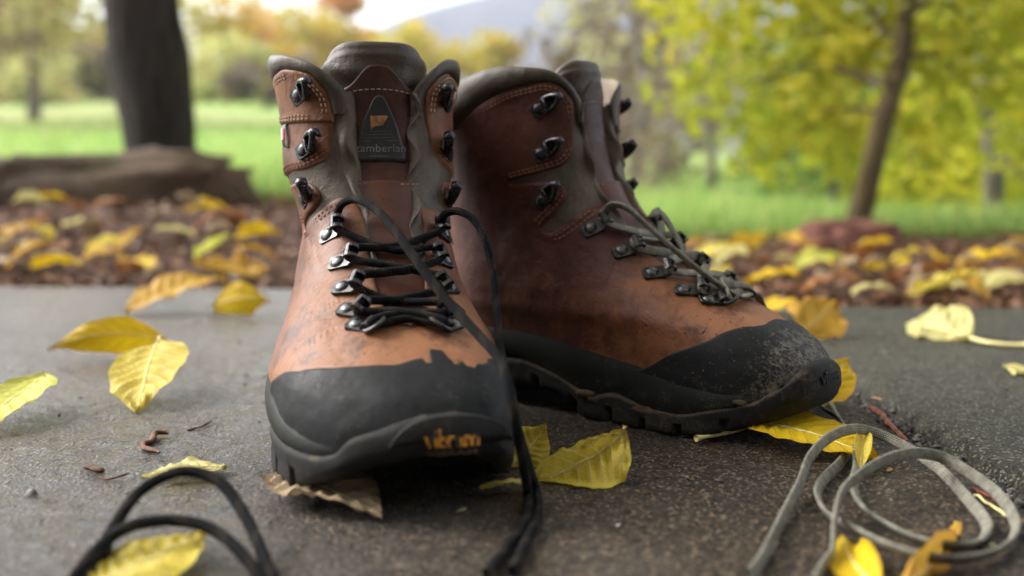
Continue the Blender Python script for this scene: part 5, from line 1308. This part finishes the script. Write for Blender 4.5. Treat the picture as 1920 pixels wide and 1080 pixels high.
def crown_mesh(centres, n, leaf, seed, droop=.3, flat=.8, hue0=0.0, hue1=1.0):
    """leaf-sized folded quads in clumps; centres: (x,y,z,r)"""
    rng = np.random.default_rng(seed); C = np.array(centres); w = C[:, 3]**2; w = w/w.sum()
    ids = rng.choice(len(C), n, p=w); d = rng.normal(0, 1, (n, 3)); d /= np.linalg.norm(d, axis=1, keepdims=True); rad = C[ids, 3]*rng.random(n)**.45
    P = C[ids, :3] + d*rad[:, None]*[1, 1, flat]
    ln = leaf*rng.uniform(.6, 1.25, n); a = rng.uniform(0, 6.28, n); el = rng.normal(-droop, .5, n)
    T = np.stack([np.cos(a)*np.cos(el), np.sin(a)*np.cos(el), np.sin(el)], -1); R_ = rng.normal(0, 1, (n, 3)); Sd = np.cross(T, R_); Sd /= np.linalg.norm(Sd, axis=1, keepdims=True); N = np.cross(T, Sd)
    h = (ln/2)[:, None]; wd = (ln*.24)[:, None]
    V = np.stack([P-T*h, P+Sd*wd+N*wd*.3, P+T*h, P-Sd*wd+N*wd*.3], 1).reshape(-1, 3)
    ch = rng.random(len(C)); hue = np.clip(ch[ids]*.55+rng.random(n)*.45, 0, 1)*(hue1-hue0)+hue0
    return V, np.arange(4*n).reshape(-1, 4), np.repeat(hue, 4)
def tree(name, label, trunk, r0, r1, branches, centres, n, leaf, mat, bark, seed, group=None, cat_='tree', droop=.3, seg=14, flat=.8):
    base = np.array(trunk[0], float); r = empty(name, base); tag(r, label, cat_, group)
    V, Fc = limb(trunk, r0, r1, 40, seg, seed); obj('trunk', mesh('trunk', V-base, Fc), bark, r)
    for i, (pts, a, b_) in enumerate(branches):
        V, Fc = limb(pts, a, b_, 16, 7, seed+i); obj('branch', mesh('branch', V-base, Fc), bark, r)
    if n:
        V, Fc, h = crown_mesh(centres, n, leaf, seed, droop, flat); obj('crown', mesh('crown', V-base, Fc, False, None, {'hue': h}), mat, r)
    return r
FOL_YG = m_foliage('foliage_yellow_green', (.28, .37, .035), (.50, .50, .04), (.66, .52, .06), .55)
FOL_Y = m_foliage('foliage_yellow', (.42, .40, .06), (.62, .50, .07), (.66, .40, .06), .5)
FOL_O = m_foliage('foliage_orange', (.62, .26, .06), (.66, .36, .10), (.62, .46, .10), .5)
FOL_G = m_foliage('foliage_green', (.10, .20, .04), (.20, .30, .06), (.36, .38, .10), .45)
FOL_B = m_foliage('foliage_brown', (.15, .10, .075), (.25, .19, .13), (.34, .30, .14), .3)
FOL_P = m_foliage('foliage_pale', (.38, .40, .16), (.54, .52, .20), (.52, .42, .22), .5)
# dark trunk at left; its unseen crown is stretched overhead to block sky
tz = lambda X, Y: float(terrain(np.array(float(X)), np.array(float(Y))))
X0 = -1.02
tree('dark_tree', 'dark straight tree trunk leaning left behind the mossy stone', [(X0+.012, 2.95, .05), (X0, 2.95, .22), (X0-.012, 2.95, .45), (X0-.035, 2.96, .70), (X0-.06, 2.98, 1.1), (X0-.12, 3.0, 1.8), (X0-.16, 3.05, 2.7), (X0-.1, 3.1, 3.6)], .106, .065,
     [([(X0-.14, 3.0, 2.2), (X0-.7, 3.2, 2.9), (X0-1.4, 3.5, 3.5)], .045, .012), ([(X0-.15, 3.03, 2.5), (X0+.5, 3.4, 3.2), (X0+.9, 3.8, 3.8)], .045, .012), ([(X0-.1, 3.1, 3.4), (X0+.1, 3.5, 4.2)], .04, .01), ([(X0-.12, 3.05, 2.9), (X0+.5, 2.0, 3.6), (X0+1.2, .4, 4.0), (X0+1.5, -1.4, 3.7)], .05, .012), ([(X0+.5, 2.0, 3.6), (X0+1.6, 1.2, 3.9), (X0+2.5, -.4, 3.8)], .03, .01)],
     [(X0-1.3, 3.6, 3.9, .7), (X0+.8, 3.6, 4.0, .8), (X0, 3.2, 4.5, .9), (X0+1.0, 2.2, 3.9, .9), (X0+.2, 1.6, 4.2, .9), (X0+1.9, 1.4, 3.9, .9), (X0+1.2, .5, 4.1, 1.0), (X0+2.4, .0, 3.9, 1.0), (X0+.3, -.3, 4.0, 1.0), (X0+1.4, -1.1, 3.8, 1.0), (X0+2.6, -1.6, 3.6, 1.1), (X0+.2, -1.9, 3.6, 1.0), (X0+1.4, -2.6, 3.2, 1.1), (X0+3.0, -3.0, 3.0, 1.1), (X0, -3.2, 3.0, 1.1)], 6500, .17, FOL_Y, BARK_D, 5)
# leaning sapling and its neighbours at right
b0 = at(1612, 402, 2.45); b1 = at(1650, 250, 2.47); b2 = at(1688, 112, 2.52)
br = lambda a, c, r: ([a, (np.array(a)+np.array(c))/2+[0, 0, .05], c], r, r*.3)
cs = [(at(u, v, D)[0], D, at(u, v, D)[2], r) for u, v, D, r in [(1330, 60, 3.1, .20), (1290, 170, 3.2, .14), (1430, 120, 2.9, .22), (1400, 230, 3.1, .17), (1500, 40, 2.8, .25), (1520, 200, 3.0, .20), (1450, 300, 3.2, .12), (1600, 110, 2.7, .22), (1580, 280, 3.0, .13), (1700, 40, 2.7, .26), (1760, 150, 2.9, .22), (1720, 250, 3.0, .14), (1850, 60, 2.9, .26), (1880, 230, 3.1, .18), (1400, -40, 2.9, .28), (1600, -80, 2.8, .32), (1800, -90, 2.9, .32), (1250, 20, 3.3, .14), (1980, 120, 3.0, .3), (2050, -40, 3.0, .35), (1500, -300, 3.0, .4), (1800, -420, 3.1, .45), (1350, -520, 3.3, .4), (1650, -700, 3.2, .5), (2000, -700, 3.2, .5), (1900, -1050, 3.3, .55), (1500, -1000, 3.3, .5)]]  # clumps above the frame are added to shade the slab at right
tree('leaning_sapling', 'slender leaning sapling with yellow-green leaves behind the red-brown stone', [np.array([b0[0]-.03, 2.45, -.03]), b0, b1, b2, b2+[.03, .05, .25], b2+[.02, .1, .6], b2+[.0, .2, 1.3]], .029, .014,
     [br(b1+[.02, .01, .12], at(1400, 160, 3.0), .012), br(b2, at(1560, -20, 2.8), .012), br(b2+[0, 0, .1], at(1820, 40, 2.8), .012), br(b1+[.03, 0, .18], at(1830, 180, 2.9), .010), br(b1+[.01, 0, .05], at(1480, 270, 3.1), .008), br(b2+[.02, .05, .3], at(1700, -160, 2.9), .010)],
     cs, 8200, .062, FOL_YG, BARK_B, 17)
c0 = at(1868, 455, 3.6)
cs2 = [(at(u, v, D)[0], D, at(u, v, D)[2], r) for u, v, D, r in [(1800, 330, 3.8, .16), (1880, 120, 4.0, .3), (1780, 60, 4.2, .3), (1950, 250, 3.9, .3), (1900, 380, 3.9, .14), (1720, 400, 4.0, .10), (1950, 20, 4, .35), (1830, 430, 3.7, .12)]]
tree('thin_tree', 'thin dark-stemmed tree at the right edge behind the sapling', [c0-[0, 0, .04], c0, at(1862, 330, 3.6), at(1850, 200, 3.62), at(1845, 60, 3.65), at(1850, -120, 3.7)], .034, .015,
     [br(at(1850, 200, 3.62), at(1780, 60, 4.1), .010), br(at(1862, 330, 3.6), at(1950, 250, 3.9), .010)], cs2, 1900, .065, FOL_YG, BARK_G, 23)
# bushy trees further back on the right
def bush(name, label, u, v0, D, rx, h, n, leaf, mat, seed, group, bark=BARK_G, cat_='tree', stem=.35):
    p = at(u, v0, D); z0 = tz(p[0], D); x = p[0]; rng = np.random.default_rng(seed)
    C = [(x+rng.uniform(-.75, .75)*rx, D+rng.uniform(-.6, .6)*rx, z0+h*(stem+(1-stem)*rng.random()), rx*rng.uniform(.28, .5)) for _ in range(9)]
    top = (x+rng.uniform(-.1, .1)*rx, D, z0+h*.85)
    B = [br((x, D, z0+h*.35), C[i][:3], .02*h) for i in range(4)]
    tree(name, label, [(x, D, z0-.1), (x+.02*h, D, z0+h*.3), (x-.02*h, D, z0+h*.6), top], .016*h+.02, .008*h, B, C, n, leaf, mat, bark, seed, group, cat_, seg=8)
GB = 'blurred trees beyond the meadow'
bush('hedge_tree', 'brownish half-bare tree behind the sideways boot', 1190, 340, 9.0, 1.0, 3.0, 900, .11, FOL_B, 31, GB, stem=.1)
bush('hedge_tree', 'grey-brown bare shrub between the sideways boot and the sapling', 1330, 340, 7.5, .9, 1.15, 700, .09, FOL_B, 33, GB, stem=.05, cat_='shrub')
bush('hedge_tree', 'yellow-green tree filling the upper right behind the sapling', 1480, 340, 8.5, 2.7, 7.0, 3200, .16, FOL_YG, 35, GB, stem=.2)
bush('hedge_tree', 'green tree behind the thin tree at the right edge', 1900, 340, 8.0, 2.2, 6.0, 2600, .15, FOL_G, 37, GB, stem=.1)
bush('shrub', 'low green shrub at the right edge beyond the litter', 1790, 420, 5.0, .45, .55, 900, .07, FOL_G, 39, GB, stem=.0, cat_='shrub')
bush('shrub', 'low brown-green shrub under the sapling crown', 1480, 400, 6.5, .5, .45, 500, .08, FOL_B, 41, GB, stem=.0, cat_='shrub')
bush('hedge_tree', 'pale yellow-green tree left of the dark trunk', 60, 200, 16, 2.6, 5.6, 3000, .24, FOL_P, 43, GB, stem=.25)
bush('hedge_tree', 'half-bare brownish tree at the left edge', -60, 200, 14, 1.6, 3.4, 700, .2, FOL_B, 44, GB, stem=.1)
for i, (u, v, D, rx, h, mt, lb) in enumerate([
    (20, 250, 24, 1.6, 1.3, FOL_P, 'low pale shrub on the lawn at the left edge'), (160, 250, 27, 1.5, 1.2, FOL_B, 'low brown shrub on the lawn left of the dark trunk'), (420, 250, 25, 1.7, 1.4, FOL_P, 'low pale shrub on the lawn right of the dark trunk'), (500, 250, 22, 1.0, .9, FOL_B, 'low brown shrub on the lawn beside the tan boot'),
    (1700, 440, 4.4, .32, .42, FOL_YG, 'low yellow-green shrub right of the leaning sapling'), (1930, 440, 4.6, .40, .60, FOL_YG, 'yellow-green shrub cut by the right edge of the picture'), (1620, 400, 6.0, .6, .8, FOL_G, 'green shrub behind the leaning sapling trunk'),
    (1760, 430, 4.8, .40, .55, FOL_YG, 'yellow-green shrub between the sapling and the thin tree'), (1560, 420, 5.2, .38, .5, FOL_YG, 'yellow-green shrub left of the sapling foot'), (1850, 400, 6.2, .7, 1.1, FOL_B, 'brown-green shrub behind the thin tree'), (1180, 340, 11, 1.3, 2.0, FOL_B, 'wide brown shrub behind the sideways boot tongue'), (1420, 340, 10.5, 1.2, 1.3, FOL_B, 'wide brown shrub under the sapling crown'), (1250, 300, 12.5, 1.6, 2.6, FOL_P, 'pale hazy tree right of the sideways boot'), (1560, 340, 9.5, 1.2, 1.6, FOL_YG, 'yellow-green thicket left of the sapling trunk')]):
    bush('shrub', lb, u, v, D, rx, h, 800, .05+.012*D, mt, 120+i, GB, stem=.0, cat_='shrub')
# far tree line over the meadow
for i, (u, D, rx, h, mt, lb) in enumerate([
    (20, 36, 3.2, 4.6, FOL_O, 'pale orange tree at the left edge of the far line'), (120, 39, 3.0, 5.2, FOL_Y, 'tall yellow tree in the far line left of the dark trunk'), (60, 40, 3.2, 3.2, FOL_Y, 'low yellow tree in the far line left of the dark trunk'), (170, 42, 2.5, 2.3, FOL_B, 'brownish tree in the far line just left of the dark trunk'),
    (395, 41, 2.4, 3.9, FOL_O, 'orange tree in the far line just right of the dark trunk'), (480, 38, 2.2, 3.4, FOL_Y, 'yellow tree in the far line left of the tan boot'), (330, 44, 2.0, 3.0, FOL_Y, 'yellow tree in the far line behind the dark trunk'),
    (560, 43, 2.3, 3.9, FOL_O, 'pale orange tree in the far line at the tan boot collar'), (640, 42, 1.6, 5.2, FOL_O, 'tallest orange tree behind the tan boot tongue'), (700, 40, 2.2, 3.0, FOL_Y, 'yellow tree hidden behind the tan boot'),
    (905, 38, 1.9, 3.4, FOL_Y, 'yellow tree between the two boots'), (850, 42, 1.5, 2.6, FOL_Y, 'low yellow tree between the two boots'), (1010, 42, 2.2, 2.6, FOL_P, 'pale tree behind the sideways boot collar'),
    (260, 43, 2.5, 3.0, FOL_O, 'orange tree in the far line hidden by the dark trunk'), (1140, 36, 2.4, 4.5, FOL_B, 'tall bare brown tree right of the hill'), (1080, 44, 2.0, 3.0, FOL_B, 'bare brown tree in front of the hill')]):
    bush('far_tree', lb, u, 230, D, rx*1.15, h, 950, .55, mt, 70+i, GB, stem=.05)
# pale stones or sheds glimpsed through the leaves are left as gaps; haze over the valley
M['haze'] = bpy.data.materials.new('haze'); M['haze'].use_nodes = True; t_ = M['haze'].node_tree; t_.nodes.clear()
ov = t_.nodes.new('ShaderNodeOutputMaterial'); pv = t_.nodes.new('ShaderNodeVolumePrincipled'); pv.inputs['Color'].default_value = (.86, .90, 1.0, 1); pv.inputs['Density'].default_value = .0013; t_.links.new(pv.outputs[0], ov.inputs['Volume'])
x0, x1, y0, y1, z0, z1 = -1020, 1020, -60, 640, -1.2, 104
hz = mesh('haze', [(x0, y0, z0), (x1, y0, z0), (x1, y1, z0), (x0, y1, z0), (x0, y0, z1), (x1, y0, z1), (x1, y1, z1), (x0, y1, z1)], [[3, 2, 1, 0], [4, 5, 6, 7], [0, 1, 5, 4], [1, 2, 6, 5], [2, 3, 7, 6], [3, 0, 4, 7]], False)
obj('haze', hz, M['haze'], label='thin pale blue haze over the whole valley', cat='haze', kind='stuff')

# unseen boarded wall added behind the camera to keep low sky off the boots
wr = empty('added_shade_wall', (0, -1.62, 0)); tag(wr, 'brown boarded wall added unseen behind the camera to block low sky', 'wall')
bd = mesh('board', [(-4.6, 0, 0), (4.6, 0, 0), (4.6, .012, 0), (-4.6, .012, 0), (-4.6, -.006, .196), (4.6, -.006, .196), (4.6, .002, .196), (-4.6, .002, .196)], [[0, 1, 2, 3][::-1], [4, 5, 6, 7], [3, 2, 6, 7], [1, 0, 4, 5], [0, 3, 7, 4], [2, 1, 5, 6]], False)
BOARD = m_bark('board_paint', (.13, .115, .10), (.20, .18, .155), .5)
for i in range(14):
    o = obj('board', bd, BOARD, wr); o.location = (0, 0, -.05+i*.198)
